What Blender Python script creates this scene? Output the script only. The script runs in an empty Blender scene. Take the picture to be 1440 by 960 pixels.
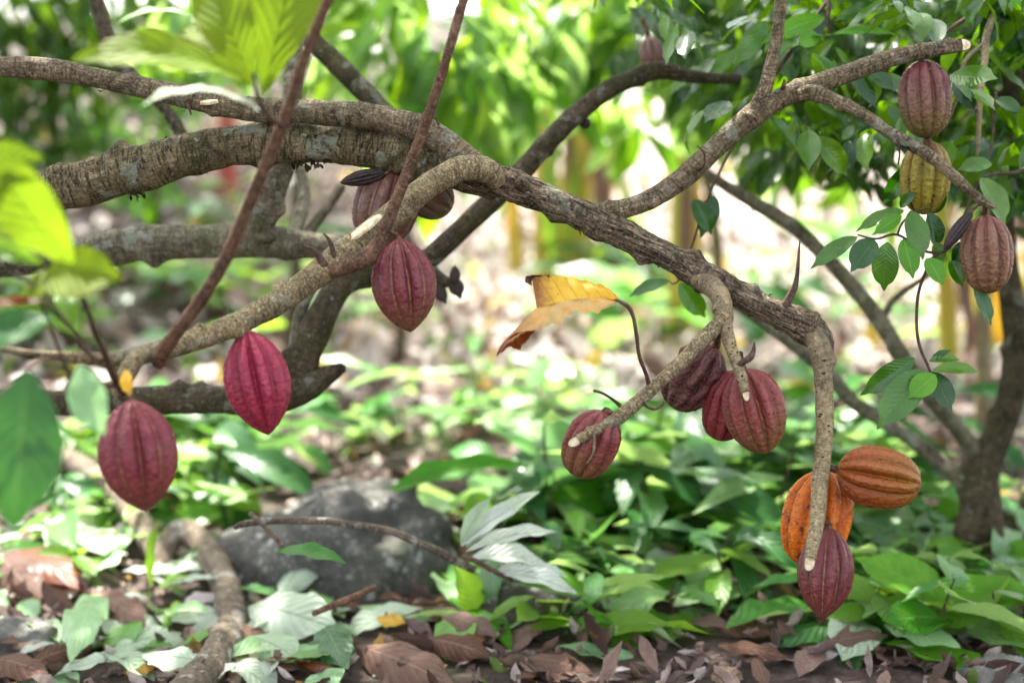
import bpy, math, random
import numpy as np
from mathutils import Vector, Matrix, noise as mn

RS = random.Random(7)
NR = np.random.default_rng(11)
C = bpy.context.scene.collection
S = bpy.context.scene

# ------------------------------------------------------------------ camera
CAM_H, PITCH, FPX = 1.1, math.radians(8), 2000.0
cam_d = bpy.data.cameras.new('camera')
cam = bpy.data.objects.new('camera', cam_d)
C.objects.link(cam)
cam.location = (0, 0, CAM_H)
cam.rotation_euler = (math.radians(90) - PITCH, 0, 0)
cam_d.sensor_width = 36
cam_d.lens = 36 * FPX / 1440
cam_d.clip_end = 400
cam_d.clip_start = 0.05
cam_d.dof.use_dof = True
cam_d.dof.focus_distance = 2.6
cam_d.dof.aperture_fstop = 1.42
S.camera = cam
FWD = Vector((0, math.cos(PITCH), -math.sin(PITCH)))
UPV = Vector((0, math.sin(PITCH), math.cos(PITCH)))
RGT = Vector((1, 0, 0))
EYE = Vector((0, 0, CAM_H))


def P(px, py, d):
    """a point of the place seen at that photo position, d metres deep"""
    return EYE + FWD * d + RGT * ((px - 720) / FPX * d) + UPV * ((480 - py) / FPX * d)


def mm(px, d):
    return px / FPX * d


def sstep(a, b, x):
    t = min(1, max(0, (x - a) / (b - a)))
    return t * t * (3 - 2 * t)


def terrain(x, y):
    z = 0.022 * mn.noise((x * 1.3, y * 1.3, 0)) + 0.05 * mn.noise((x * .35, y * .35, 4)) + .008 * mn.noise((x * 6, y * 6, 2))
    z += 0.10 * max(0, y - 8.5) * sstep(8.5, 14, y)
    z += 0.9 * sstep(5.0, 12, y) * sstep(-.6, -3.2, x)
    return z


def G(px, py, lift=0.0):
    """where the ray through that photo position meets the ground"""
    dr = FWD + RGT * ((px - 720) / FPX) + UPV * ((480 - py) / FPX)
    d = 1.2
    while d < 40:
        p = EYE + dr * d
        if p.z <= terrain(p.x, p.y) + lift:
            return p
        d += 0.01
    return EYE + dr * 40


# ------------------------------------------------------------------ objects
def tag(o, label=None, cat=None, group=None, kind=None):
    if label: o['label'] = label
    if cat: o['category'] = cat
    if group: o['group'] = group
    if kind: o['kind'] = kind
    return o


def empty(name, loc, label=None, cat=None, group=None, kind=None):
    o = bpy.data.objects.new(name, None)
    o.location = loc
    o.empty_display_size = .05
    C.objects.link(o)
    return tag(o, label, cat, group, kind)


def mesh_obj(name, V, F, mats, uv=None, midx=None, parent=None, smooth=True):
    """links one mesh; V are world coordinates when there is a parent"""
    me = bpy.data.meshes.new(name)
    V = np.asarray(V, dtype=np.float64).reshape(-1, 3)
    if parent is not None:
        q = parent
        while q is not None:
            V = V - np.array(q.matrix_basis.translation); q = q.parent
    if isinstance(F, np.ndarray):
        me.vertices.add(len(V)); me.vertices.foreach_set('co', V.astype(np.float32).ravel())
        k = F.shape[1]
        me.loops.add(F.size); me.loops.foreach_set('vertex_index', F.astype(np.int32).ravel())
        me.polygons.add(len(F))
        me.polygons.foreach_set('loop_start', np.arange(len(F), dtype=np.int32) * k)
        me.update(calc_edges=True)
    else:
        me.from_pydata(V.tolist(), [], F)
    if uv is not None:
        l = me.uv_layers.new(name='UVMap')
        li = np.zeros(len(me.loops), dtype=np.int32); me.loops.foreach_get('vertex_index', li)
        l.data.foreach_set('uv', np.asarray(uv, dtype=np.float32)[li].ravel())
    if not isinstance(mats, (list, tuple)): mats = [mats]
    for m in mats: me.materials.append(m)
    if midx is not None: me.polygons.foreach_set('material_index', np.asarray(midx, dtype=np.int32))
    me.polygons.foreach_set('use_smooth', np.full(len(me.polygons), smooth))
    me.update()
    o = bpy.data.objects.new(name, me)
    C.objects.link(o)
    if parent is not None: o.parent = parent
    return o


def copy_tree(o, parent=None):
    c = o.copy(); C.objects.link(c)
    if parent is not None: c.parent = parent
    for ch in [q for q in o.children]:
        copy_tree(ch, c)
    return c


# ------------------------------------------------------------------ node helper
class NT:
    def __init__(s, name):
        s.m = bpy.data.materials.new(name); s.m.use_nodes = True
        s.t = s.m.node_tree; s.t.nodes.clear()
        s.out = s.t.nodes.new('ShaderNodeOutputMaterial')

    def n(s, typ, **kw):
        nd = s.t.nodes.new('ShaderNode' + typ)
        ins = kw.pop('i', {})
        for k, v in kw.items(): setattr(nd, k, v)
        for k, v in ins.items(): s.put(nd.inputs[k], v)
        return nd

    def put(s, sock, v):
        if isinstance(v, bpy.types.NodeSocket): s.t.links.new(v, sock)
        else:
            if sock.type == 'RGBA' and hasattr(v, '__len__') and len(v) == 3: v = (*v, 1)
            sock.default_value = v

    def math(s, op, a, b=0.0, c=0.0):
        nd = s.n('Math', operation=op)
        s.put(nd.inputs[0], a); s.put(nd.inputs[1], b)
        if op in ('MULTIPLY_ADD', 'SMOOTH_MIN', 'PINGPONG', 'COMPARE'): s.put(nd.inputs[2], c)
        return nd.outputs[0]

    def mix(s, f, a, b):
        nd = s.n('Mix', data_type='RGBA')
        s.put(nd.inputs[0], f); s.put(nd.inputs[6], a); s.put(nd.inputs[7], b)
        return nd.outputs[2]

    def ramp(s, f, stops, interp='LINEAR'):
        nd = s.n('ValToRGB'); cr = nd.color_ramp; cr.interpolation = interp
        while len(cr.elements) < len(stops): cr.elements.new(.5)
        for e, (p, c) in zip(cr.elements, stops):
            e.position = p
            e.color = (c, c, c, 1) if not hasattr(c, '__len__') else (*c, 1)
        s.put(nd.inputs[0], f)
        return nd.outputs[0]

    def map(s, v, a, b, c=0., d=1.):
        nd = s.n('MapRange')
        for k, q in zip((0, 1, 2, 3, 4), (v, a, b, c, d)): s.put(nd.inputs[k], q)
        return nd.outputs[0]

    def noise(s, vec, scale, detail=4, rough=.55, dist=0.):
        nd = s.n('TexNoise'); s.put(nd.inputs['Vector'], vec)
        nd.inputs['Scale'].default_value = scale; nd.inputs['Detail'].default_value = detail
        nd.inputs['Roughness'].default_value = rough; nd.inputs['Distortion'].default_value = dist
        return nd.outputs[0]

    def voro(s, vec, scale, feature='F1'):
        nd = s.n('TexVoronoi', feature=feature); s.put(nd.inputs['Vector'], vec)
        nd.inputs['Scale'].default_value = scale
        return nd.outputs[0]

    def scalev(s, vec, sc):
        nd = s.n('Mapping'); s.put(nd.inputs[0], vec); nd.inputs['Scale'].default_value = sc
        return nd.outputs[0]

    def bump(s, h, dist, strength=1.0, normal=None):
        nd = s.n('Bump'); s.put(nd.inputs['Height'], h); nd.inputs['Distance'].default_value = dist
        nd.inputs['Strength'].default_value = strength
        if normal is not None: s.put(nd.inputs['Normal'], normal)
        return nd.outputs[0]

    def princ(s, col, rough=.6, spec=.5, normal=None, coat=0., coatr=.2, sheen=0.):
        nd = s.n('BsdfPrincipled')
        s.put(nd.inputs['Base Color'], col); s.put(nd.inputs['Roughness'], rough)
        s.put(nd.inputs['Specular IOR Level'], spec)
        if coat: s.put(nd.inputs['Coat Weight'], coat); s.put(nd.inputs['Coat Roughness'], coatr)
        if normal is not None: s.put(nd.inputs['Normal'], normal)
        return nd.outputs[0]

    def done(s, sh):
        s.t.links.new(sh, s.out.inputs[0]); return s.m


# ------------------------------------------------------------------ materials
def mat_bark(name, dark, light, ring=.5, crack=.5, lichen=0., lichen_col=(.36, .38, .29), moss=0., lentic=0., bump=.004, speck=0.3, scaly=0., young=None):
    b = NT(name)
    uv = b.n('TexCoord').outputs['UV']; ob = b.n('TexCoord').outputs['Object']
    big = b.noise(ob, 16, 5, .65)
    fine = b.noise(ob, 190, 5, .75)
    mid = b.noise(ob, 55, 4, .65)
    # rings run round the branch, cracks along it (UV is in metres: x round, y along)
    r1 = b.noise(b.scalev(uv, (9, 75, 1)), 1, 3, .6, .5)
    rg = b.map(b.math('ABSOLUTE', b.math('SUBTRACT', r1, .5)), 0, .045, 1, 0)
    c1 = b.noise(b.scalev(uv, (110, 17, 1)), 1, 5, .72, .8)
    ck = b.map(c1, .53, .40)
    thin = b.map(b.math('ABSOLUTE', b.math('SUBTRACT', b.noise(b.scalev(uv, (210, 30, 1)), 1, 4, .7, .6), .5)), 0, .05, 1, 0)
    ck = b.math('MAXIMUM', ck, b.math('MULTIPLY', thin, .7))
    col = b.mix(b.map(big, .34, .66), dark, light)
    col = b.mix(b.map(mid, .4, .68, 0, .6), col, tuple(c * 1.25 for c in light))
    pt = b.math('MULTIPLY', b.map(b.noise(ob, 11, 5, .7), .50, .68), b.map(mid, .36, .58))
    col = b.mix(b.math('MULTIPLY', pt, .55), col, tuple(min(.55, c * 1.35 + .07) for c in light))
    blk = tuple(c * .14 for c in dark)
    col = b.mix(b.math('MULTIPLY', rg, ring), col, blk)
    col = b.mix(b.math('MULTIPLY', ck, crack), col, blk)
    col = b.mix(b.math('MULTIPLY', b.map(fine, .53, .66), speck), col, tuple(min(1, c * 1.9 + .05) for c in light))
    col = b.mix(b.map(fine, .48, .34, 0, .55), col, blk)
    h = b.math('ADD', b.math('MULTIPLY', fine, .5), b.math('MULTIPLY', mid, .5))
    h = b.math('SUBTRACT', h, b.math('MULTIPLY', rg, ring * .8)); h = b.math('SUBTRACT', h, b.math('MULTIPLY', ck, crack * 1.1))
    if scaly:
        nd = b.n('TexVoronoi', feature='DISTANCE_TO_EDGE'); b.put(nd.inputs['Vector'], b.scalev(uv, (150, 230, 1))); nd.inputs['Scale'].default_value = 1
        sc = b.map(nd.outputs['Distance'], .0, .16, 1, 0)
        sc = b.math('MULTIPLY', sc, b.map(mid, .35, .6, .3, 1))
        col = b.mix(b.math('MULTIPLY', sc, scaly), col, blk); h = b.math('SUBTRACT', h, b.math('MULTIPLY', sc, scaly * .6))
    if lentic:
        lv = b.voro(b.scalev(uv, (48, 120, 1)), 1)
        lm = b.math('MULTIPLY', b.math('MULTIPLY', b.map(lv, .27, .19), b.map(mid, .50, .56)), lentic)
        col = b.mix(lm, col, (.014, .010, .008)); h = b.math('SUBTRACT', h, lm)
    if young is not None:
        sy = b.n('SeparateXYZ', i={0: uv})
        yv = b.map(b.math('ADD', sy.outputs[1], b.math('MULTIPLY', b.noise(ob, 30, 4), .08)), .09, .22, 1, 0)
        col = b.mix(b.math('MULTIPLY', yv, b.map(mid, .3, .6, .95, .55)), col, young)
    if moss:
        mo = b.map(b.noise(ob, 9, 5, .65), .46, .64)
        col = b.mix(b.math('MULTIPLY', mo, moss), col, (.085, .09, .022))
    if lichen:
        lm = b.map(b.noise(ob, 20, 3, .5, .5), .60, .635)
        lm = b.math('MAXIMUM', lm, b.map(b.noise(ob, 62, 3, .5), .665, .69))
        lm = b.math('MULTIPLY', lm, b.map(b.noise(ob, 130, 3), .3, .52))
        col = b.mix(b.math('MULTIPLY', lm, lichen), col, lichen_col)
        h = b.math('ADD', h, b.math('MULTIPLY', lm, .4))
    return b.done(b.princ(col, b.map(big, .3, .7, .7, .9), .15, b.bump(h, bump)))


BARK_ROUGH = mat_bark('bark_rough', (0.0660, 0.0470, 0.0331), (0.4466, 0.3304, 0.2086), ring=.15, crack=.95, lichen=.5, bump=.011, speck=.45)
BARK_UPPER = mat_bark('bark_upper', (0.0682, 0.0515, 0.0342), (0.4015, 0.3013, 0.1824), ring=.55, crack=.5, lichen=.5, moss=.3, bump=.006, speck=.45)
BARK_MOSS = mat_bark('bark_moss', (0.0605, 0.0470, 0.0251), (0.3872, 0.3013, 0.1607), ring=.9, crack=.45, lichen=.95, moss=.5, bump=.008, speck=.4)
BARK_OLIVE = mat_bark('bark_olive', (0.1155, 0.0874, 0.0479), (0.4906, 0.3752, 0.2018), ring=.5, crack=.25, lichen=.3, bump=.004, speck=.5, scaly=.7)
BARK_PALE = mat_bark('bark_pale', (.17, .135, .085), (0.374, 0.292, 0.160), ring=.3, crack=.2, lentic=.95, bump=.004, speck=.4, young=(.12, .092, .06))
BARK_TWIG = mat_bark('bark_twig', (.042, .024, .018), (.10, .058, .042), ring=.3, crack=.15, bump=.001)
BARK_SHOOT = mat_bark('bark_shoot', (0.0605, 0.0333, 0.0240), (0.1716, 0.0931, 0.0540), ring=.35, crack=.2, lentic=.3, bump=.003, speck=.6)
BARK_GREY = mat_bark('bark_grey', (0.0770, 0.0694, 0.0490), (0.4015, 0.3461, 0.2291), ring=.5, crack=.4, lichen=.95, moss=.5, bump=.006)
BARK_DARK = mat_bark('bark_dark', (.028, .022, .014), (0.175, 0.131, 0.076), ring=.4, crack=.5, lichen=.5, moss=.5, bump=.006)
BARK_FALLEN = mat_bark('bark_fallen', (.13, .10, .075), (0.322, 0.252, 0.172), ring=.5, crack=.35, lichen=.8, lichen_col=(.55, .53, .47), bump=.006)


def mat_wood():
    b = NT('cut_wood')
    ob = b.n('TexCoord').outputs['Object']
    col = b.ramp(b.noise(ob, 130, 4), [(.3, (.42, .29, .15)), (.6, (.72, .60, .40)), (.8, (.8, .72, .54))])
    return b.done(b.princ(col, .6, .3, b.bump(b.noise(ob, 300, 3), .001)))


WOOD = mat_wood()


def mat_leaf(name, cols, under=None, vein=(.3, .4, .12), veinf=.45, transl=.35, tcol=None, rough=.32, nv=9, slant=.28, spot=0., spot_col=(.12, .06, .03), spec=.22, bmp=.0022, edge=0., edge_col=(.2, .09, .03)):
    b = NT(name)
    uvn = b.n('TexCoord'); uv = uvn.outputs['UV']; ob = uvn.outputs['Object']
    sp = b.n('SeparateXYZ', i={0: uv})
    u = b.math('MULTIPLY', b.math('ABSOLUTE', b.math('SUBTRACT', sp.outputs[0], .5)), 2)
    v = sp.outputs[1]
    geo = b.n('NewGeometry')
    rnd = b.math('FRACT', b.math('ADD', geo.outputs['Random Per Island'], b.n('ObjectInfo').outputs['Random']))
    k = len(cols)
    col = b.ramp(rnd, [((i + .5) / k if k > 1 else .5, c) for i, c in enumerate(cols)]) if k > 1 else b.mix(0., cols[0], cols[0])
    n1 = b.noise(ob, 22, 3)
    col = b.mix(b.map(n1, .35, .7, 0, .4), col, tuple(c * .62 for c in cols[0]))
    if under is not None:
        col = b.mix(b.math('MULTIPLY', geo.outputs['Backfacing'], .9), col, under)
    f = b.math('FRACT', b.math('MULTIPLY', b.math('SUBTRACT', v, b.math('MULTIPLY', u, slant)), nv))
    side = b.map(b.math('ABSOLUTE', b.math('SUBTRACT', f, .5)), .0, .12, 1, 0)
    midr = b.map(u, .02, .075, 1, 0)
    vm = b.math('MAXIMUM', b.math('MULTIPLY', side, .6), midr)
    col = b.mix(b.math('MULTIPLY', vm, veinf), col, vein)
    if spot:
        sm = b.map(b.noise(ob, 30, 5, .7), .56, .66)
        col = b.mix(b.math('MULTIPLY', sm, spot), col, spot_col)
    if edge:
        em = b.map(b.math('ADD', u, b.math('MULTIPLY', b.noise(ob, 25, 4), .5)), .95, 1.25)
        col = b.mix(b.math('MULTIPLY', em, edge), col, edge_col)
    puff = b.math('ABSOLUTE', b.math('SUBTRACT', f, .5))
    h = b.math('ADD', b.math('MULTIPLY', puff, 1.), b.math('MULTIPLY', b.noise(ob, 120, 3), .25))
    h = b.math('SUBTRACT', h, b.math('MULTIPLY', midr, .5))
    nrm = b.bump(h, bmp, .7)
    pr = b.princ(col, rough, spec, nrm)
    tr = b.n('BsdfTranslucent', i={'Normal': nrm})
    if tcol is None:
        hs = b.n('HueSaturation', i={'Saturation': 1.1, 'Value': 2.2, 'Hue': .485, 'Color': col}); b.put(tr.inputs[0], hs.outputs[0])
    else:
        b.put(tr.inputs[0], b.mix(b.math('MULTIPLY', vm, .5), tcol, tuple(c * .5 for c in tcol)))
    mx = b.n('MixShader', i={0: transl, 1: pr, 2: tr.outputs[0]})
    return b.done(mx.outputs[0])


GREENS = [(.030, .085, .014), (.055, .14, .020), (.085, .19, .025), (.045, .12, .030)]
LEAF_BG = mat_leaf('leaf_bright', [(.05, .15, .018), (.10, .22, .018), (.17, .28, .022), (.10, .20, .08)], under=(.16, .26, .08), transl=.5)
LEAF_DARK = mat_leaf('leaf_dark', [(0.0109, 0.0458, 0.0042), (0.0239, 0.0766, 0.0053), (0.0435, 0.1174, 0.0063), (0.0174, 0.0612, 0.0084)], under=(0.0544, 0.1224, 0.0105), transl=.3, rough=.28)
LEAF_GLOSSY = mat_leaf('leaf_glossy', [(0.0065, 0.0449, 0.0035), (0.0115, 0.0694, 0.0043), (0.0261, 0.1061, 0.0047), (0.0531, 0.1550, 0.0055), (0.0815, 0.1877, 0.0071)], under=(0.0571, 0.1387, 0.0098), vein=(0.0571, 0.1469, 0.0119), veinf=.35, transl=.35, rough=.2, spec=.6, bmp=.0007, nv=12, slant=.2)
LEAF_GLOSSY_LIGHT = mat_leaf('leaf_glossy_light', [(.07, .22, .02), (.10, .27, .025)], under=(.1, .22, .04), vein=(.22, .38, .08), transl=.35, rough=.25, bmp=.0007, nv=12, slant=.2)
LEAF_YG = mat_leaf('leaf_yellow_green', [(.17, .24, .012), (.14, .22, .012)], under=(.19, .26, .02), vein=(.09, .15, .02), veinf=.4, transl=.55, tcol=(.19, .30, .011), rough=.55, bmp=.004, spec=.12, spot=.3, spot_col=(.16, .13, .012), edge=.25, edge_col=(.2, .14, .01))
LEAF_FRESH = mat_leaf('leaf_fresh', [(.09, .21, .02), (.13, .26, .025)], under=(.17, .28, .08), vein=(.22, .36, .08), transl=.45, tcol=(.26, .46, .03), rough=.35)
LEAF_BLUE = mat_leaf('leaf_deep_green', [(0.0198, 0.0850, 0.0180), (0.0270, 0.1020, 0.0210)], under=(0.0720, 0.1530, 0.0480), vein=(0.0900, 0.1870, 0.0480), transl=.25, rough=.35)
LEAF_PALE = mat_leaf('leaf_pale', [(0.370, 0.440, 0.326), (0.493, 0.537, 0.466), (0.299, 0.405, 0.246), (0.546, 0.572, 0.519)], under=(0.493, 0.546, 0.466), vein=(0.176, 0.264, 0.123), veinf=.75, transl=.2, rough=.4, bmp=.006, spot=.25, spot_col=(0.123, 0.176, 0.053))
LEAF_MINT = mat_leaf('leaf_mint', [(0.2090, 0.3800, 0.1716), (0.2660, 0.4275, 0.2028)], under=(0.3800, 0.4940, 0.2964), vein=(0.2850, 0.4275, 0.2340), transl=.3, rough=.3)
LEAF_BROWN = mat_leaf('leaf_brown', [(.085, .042, .027), (.16, .095, .07), (.055, .03, .022), (.21, .14, .115), (.12, .065, .045)], under=(.19, .135, .115), vein=(.24, .16, .12), veinf=.5, transl=.1, rough=.75, spec=.1, bmp=.003, spot=.6, spot_col=(.04, .025, .018))
LEAF_RUST = mat_leaf('leaf_rust', [(0.1210, 0.0303, 0.0066)], under=(0.1320, 0.0413, 0.0099), vein=(0.1760, 0.0605, 0.0165), transl=.3, rough=.45, spot=.4)
LEAF_YELLOW = mat_leaf('leaf_yellow', [(.62, .38, .02), (.55, .33, .03)], under=(.6, .40, .08), vein=(.35, .15, .02), transl=.35, rough=.45, spot=.3)
LEAF_GREYPINK = mat_leaf('leaf_grey', [(0.289, 0.246, 0.246)], under=(0.306, 0.272, 0.272), vein=(0.212, 0.170, 0.170), transl=.15, rough=.5)
LEAF_SEED = mat_leaf('leaf_seedling', [(0.0350, 0.1649, 0.0090), (0.0700, 0.2328, 0.0105), (0.1200, 0.2813, 0.0150), (0.0800, 0.2425, 0.0525), (0.0300, 0.1455, 0.0225), (0.2200, 0.3589, 0.1275)], under=(0.2000, 0.3104, 0.1125), vein=(0.1400, 0.2619, 0.0600), veinf=.4, transl=.3, rough=.34, spot=.3, spot_col=(.14, .12, .02))
LEAF_BANANA = mat_leaf('leaf_banana', [(.10, .24, .025), (.13, .27, .03)], under=(.16, .28, .07), vein=(.22, .36, .08), transl=.5, tcol=(.3, .52, .03), nv=26, slant=.05, rough=.35)
LEAF_BLACK = mat_leaf('leaf_black', [(.03, .018, .012)], under=(.035, .02, .015), vein=(.06, .04, .03), transl=.05, rough=.6)


def mat_litter(name, stops):
    b = NT(name)
    geo = b.n('NewGeometry'); ob = b.n('TexCoord').outputs['Object']
    col = b.ramp(geo.outputs['Random Per Island'], stops, 'CONSTANT')
    col = b.mix(b.map(b.noise(ob, 60, 4), .4, .7, 0, .5), col, (.08, .05, .04))
    pr = b.princ(col, .8, .12, b.bump(b.noise(ob, 90, 3), .004))
    tr = b.n('BsdfTranslucent', i={0: col})
    return b.done(b.n('MixShader', i={0: .15, 1: pr, 2: tr.outputs[0]}).outputs[0])


LITTER = mat_litter('litter', [
        (.02, (.07, .04, .03)), (.15, (.16, .10, .075)), (.3, (.11, .065, .05)), (.42, (.30, .21, .17)), (.55, (.20, .14, .125)),
        (.66, (.40, .32, .28)), (.76, (.10, .07, .06)), (.84, (.46, .40, .36)), (.90, (.36, .22, .05)), (.95, (.10, .17, .035)), (1, (.16, .26, .06))])
LITTER_PALE = mat_litter('litter_pale', [(.1, (.52, .45, .41)), (.25, (.36, .27, .22)), (.4, (.62, .57, .53)), (.5, (.20, .13, .10)), (.6, (.56, .50, .44)), (.7, (.40, .33, .30)), (.78, (.58, .42, .08)), (.84, (.66, .62, .58)), (.9, (.16, .28, .05)), (.96, (.26, .36, .12)), (1, (.5, .44, .4))])  # dry litter made paler to carry the slope's sunlight in its colour


def mat_ground():
    b = NT('soil')
    ob = b.n('TexCoord').outputs['Object']
    n1 = b.noise(ob, 1.3, 5, .6); n2 = b.noise(ob, 16, 6, .7); v = b.voro(ob, 34)
    col = b.ramp(n2, [(.3, (.018, .012, .010)), (.5, (.055, .036, .029)), (.65, (.11, .078, .068)), (.8, (.19, .15, .135))])
    col = b.mix(b.map(n1, .52, .7, 0, .45), col, (.10, .13, .045))
    # dry litter on the open slope, its sun brightness painted in as paler colour
    sp = b.n('SeparateXYZ', i={0: ob})
    far = b.map(b.math('ADD', sp.outputs[1], b.math('MULTIPLY', b.noise(ob, .8, 3), 3.0)), 7.0, 9.5)
    right = b.map(b.math('ADD', sp.outputs[0], b.math('MULTIPLY', b.noise(ob, .7, 3), 1.5)), -.6, 1.2)
    pale = b.ramp(b.noise(ob, 9, 5, .7), [(.35, (.20, .14, .11)), (.5, (.48, .41, .37)), (.7, (.66, .60, .57))])
    col = b.mix(b.math('MULTIPLY', far, right), col, pale)
    h = b.math('ADD', n2, b.math('MULTIPLY', v, .5))
    return b.done(b.princ(col, .85, .25, b.bump(h, .03)))


SOIL = mat_ground()


def mat_rock(name, dark, light, spots=.6, moss=.4):
    b = NT(name)
    ob = b.n('TexCoord').outputs['Object']
    n = b.noise(ob, 9, 8, .7); f = b.noise(ob, 70, 5, .75)
    col = b.mix(b.map(n, .35, .68), dark, light)
    col = b.mix(b.map(f, .5, .7, 0, .6), col, tuple(c * .45 for c in dark))
    sp = b.noise(ob, 21, 3, .5, .3)
    vo = b.voro(ob, 17); lm = b.map(b.math('ADD', vo, b.math('MULTIPLY', b.noise(ob, 60, 3), .25)), .37, .27)
    col = b.mix(b.math('MULTIPLY', lm, spots), col, (.50, .50, .47))
    v2 = b.voro(ob, 62); col = b.mix(b.math('MULTIPLY', b.math('MULTIPLY', b.map(v2, .30, .20), b.map(n, .45, .6)), spots), col, (.42, .42, .40))
    col = b.mix(b.math('MULTIPLY', b.map(sp, .62, .68), spots * .7), col, (.42, .43, .39))
    mo = b.map(b.noise(ob, 6, 6, .7), .52, .66)
    col = b.mix(b.math('MULTIPLY', mo, moss), col, (.06, .085, .02))
    return b.done(b.princ(col, .85, .3, b.bump(b.math('ADD', n, b.math('MULTIPLY', f, .5)), .02)))


ROCK = mat_rock('boulder_stone', (.04, .038, .032), (.15, .143, .125))
ROCK_MOSS = mat_rock('mossy_stone', (.025, .025, .016), (.07, .066, .05), spots=.6, moss=.8)
ROCK_GREY = mat_rock('grey_stone', (.13, .125, .11), (.26, .25, .22), spots=.2, moss=.1)
ROCK_TAN = mat_rock('tan_stone', (.26, .17, .10), (.45, .32, .22), spots=.1, moss=0)


def mat_pod(name, base, base2, furrow, second, amount=.4, side=.5, top=None, dark=0., dark_col=(.012, .01, .008), rough=.36, wart=1., furrowf=.85, base_noise=12):
    """husk: UV x goes once round (ten furrows), UV y from the stalk to the tip"""
    b = NT(name)
    tc = b.n('TexCoord'); uv = tc.outputs['UV']; ob = tc.outputs['Object']
    sp = b.n('SeparateXYZ', i={0: uv}); u, v = sp.outputs[0], sp.outputs[1]
    wob = b.math('MULTIPLY', b.math('SUBTRACT', b.noise(ob, 40, 3), .5), .10)
    f = b.math('ABSOLUTE', b.math('SUBTRACT', b.math('FRACT', b.math('ADD', b.math('MULTIPLY', u, 10), wob)), .5))
    fur = b.map(f, .0, .10, 1, 0)
    fur2 = b.map(f, .05, .14, 1, 0)
    n1 = b.noise(ob, base_noise, 4, .6); n2 = b.noise(ob, 150, 4, .7); n3 = b.noise(ob, 45, 5, .7)
    col = b.mix(b.map(n1, .35, .65), base, base2)
    sec = b.math('ADD', b.math('MULTIPLY', b.map(v, .15, .95), side), b.math('SUBTRACT', b.noise(ob, 9, 3), .5))
    sec = b.math('ADD', sec, b.math('MULTIPLY', fur, .25))
    col = b.mix(b.math('MULTIPLY', b.map(sec, .2, .75), amount), col, second)
    if top is not None:
        col = b.mix(b.math('MULTIPLY', b.map(b.math('ADD', v, b.math('MULTIPLY', b.math('SUBTRACT', n1, .5), .4)), .28, .06), .8), col, top)
    col = b.mix(b.math('MULTIPLY', b.math('MULTIPLY', fur2, b.map(n1, .35, .6, .3, .8)), .5), col, tuple(c * .4 for c in base))
    col = b.mix(b.math('MULTIPLY', b.map(n3, .32, .62, 1, .15), b.math('MULTIPLY', fur, furrowf)), col, furrow)
    crest = b.math('MULTIPLY', b.map(f, .24, .48), b.map(n3, .38, .62))  # worn pale ridge crests, with the highlight along them painted in too
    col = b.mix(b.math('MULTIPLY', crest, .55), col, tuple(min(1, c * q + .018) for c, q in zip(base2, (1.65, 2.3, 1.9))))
    col = b.mix(b.map(b.noise(ob, 7, 5, .6), .52, .68, 0, .35), col, tuple(c * .6 for c in base))
    scr = b.map(b.noise(b.scalev(ob, (1, 1, .35)), 120, 2, .5), .69, .73)
    col = b.mix(b.math('MULTIPLY', scr, .6), col, (.05, .03, .022))
    col = b.mix(b.map(n2, .52, .74, 0, .42), col, tuple(min(1, c * 1.6 + .012) for c in base2))
    col = b.mix(b.map(n2, .46, .30, 0, .5), col, tuple(c * .5 for c in base))
    if dark:
        dm = b.math('MULTIPLY', b.map(b.noise(ob, 42, 5, .75), .545, .60), b.map(fur2, .0, .6, .6, 1))
        col = b.mix(b.math('MULTIPLY', dm, dark), col, dark_col)
    w = b.voro(b.scalev(ob, (1, 1, 1)), 170, 'SMOOTH_F1')
    h = b.math('ADD', b.math('MULTIPLY', b.noise(ob, 105, 3, .6), 1.1), b.math('MULTIPLY', w, -.5))
    return b.done(b.princ(col, b.map(n2, .3, .7, rough - .04, rough + .16), .2, b.bump(h, .0048 * wart, .9), coat=.2, coatr=.26))


MAROON = (.118, .018, .027)
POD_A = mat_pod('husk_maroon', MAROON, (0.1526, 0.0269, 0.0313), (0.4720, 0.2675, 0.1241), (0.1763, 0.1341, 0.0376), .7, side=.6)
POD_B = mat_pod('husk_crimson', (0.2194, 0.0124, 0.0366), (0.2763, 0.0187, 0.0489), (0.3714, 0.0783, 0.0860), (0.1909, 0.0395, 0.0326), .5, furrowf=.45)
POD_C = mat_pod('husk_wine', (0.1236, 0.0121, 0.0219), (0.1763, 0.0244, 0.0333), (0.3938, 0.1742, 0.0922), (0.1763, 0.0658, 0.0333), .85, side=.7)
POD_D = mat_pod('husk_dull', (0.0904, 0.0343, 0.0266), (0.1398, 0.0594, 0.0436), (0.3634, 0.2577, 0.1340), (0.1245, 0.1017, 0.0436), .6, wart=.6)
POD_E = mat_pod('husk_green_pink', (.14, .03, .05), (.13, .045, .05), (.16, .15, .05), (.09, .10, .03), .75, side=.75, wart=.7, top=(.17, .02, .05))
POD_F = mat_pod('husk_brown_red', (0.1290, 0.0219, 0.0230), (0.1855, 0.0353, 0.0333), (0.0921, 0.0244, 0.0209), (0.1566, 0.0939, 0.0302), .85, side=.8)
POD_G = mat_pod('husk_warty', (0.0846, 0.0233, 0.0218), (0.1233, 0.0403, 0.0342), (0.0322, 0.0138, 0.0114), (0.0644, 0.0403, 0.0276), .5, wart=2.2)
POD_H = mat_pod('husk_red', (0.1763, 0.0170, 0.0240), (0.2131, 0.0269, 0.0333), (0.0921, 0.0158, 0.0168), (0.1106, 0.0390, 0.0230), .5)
POD_I = mat_pod('husk_red_olive', (0.1566, 0.0219, 0.0240), (0.1934, 0.0390, 0.0333), (0.3153, 0.1742, 0.0674), (0.1566, 0.0939, 0.0333), .95, side=.8)
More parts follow.
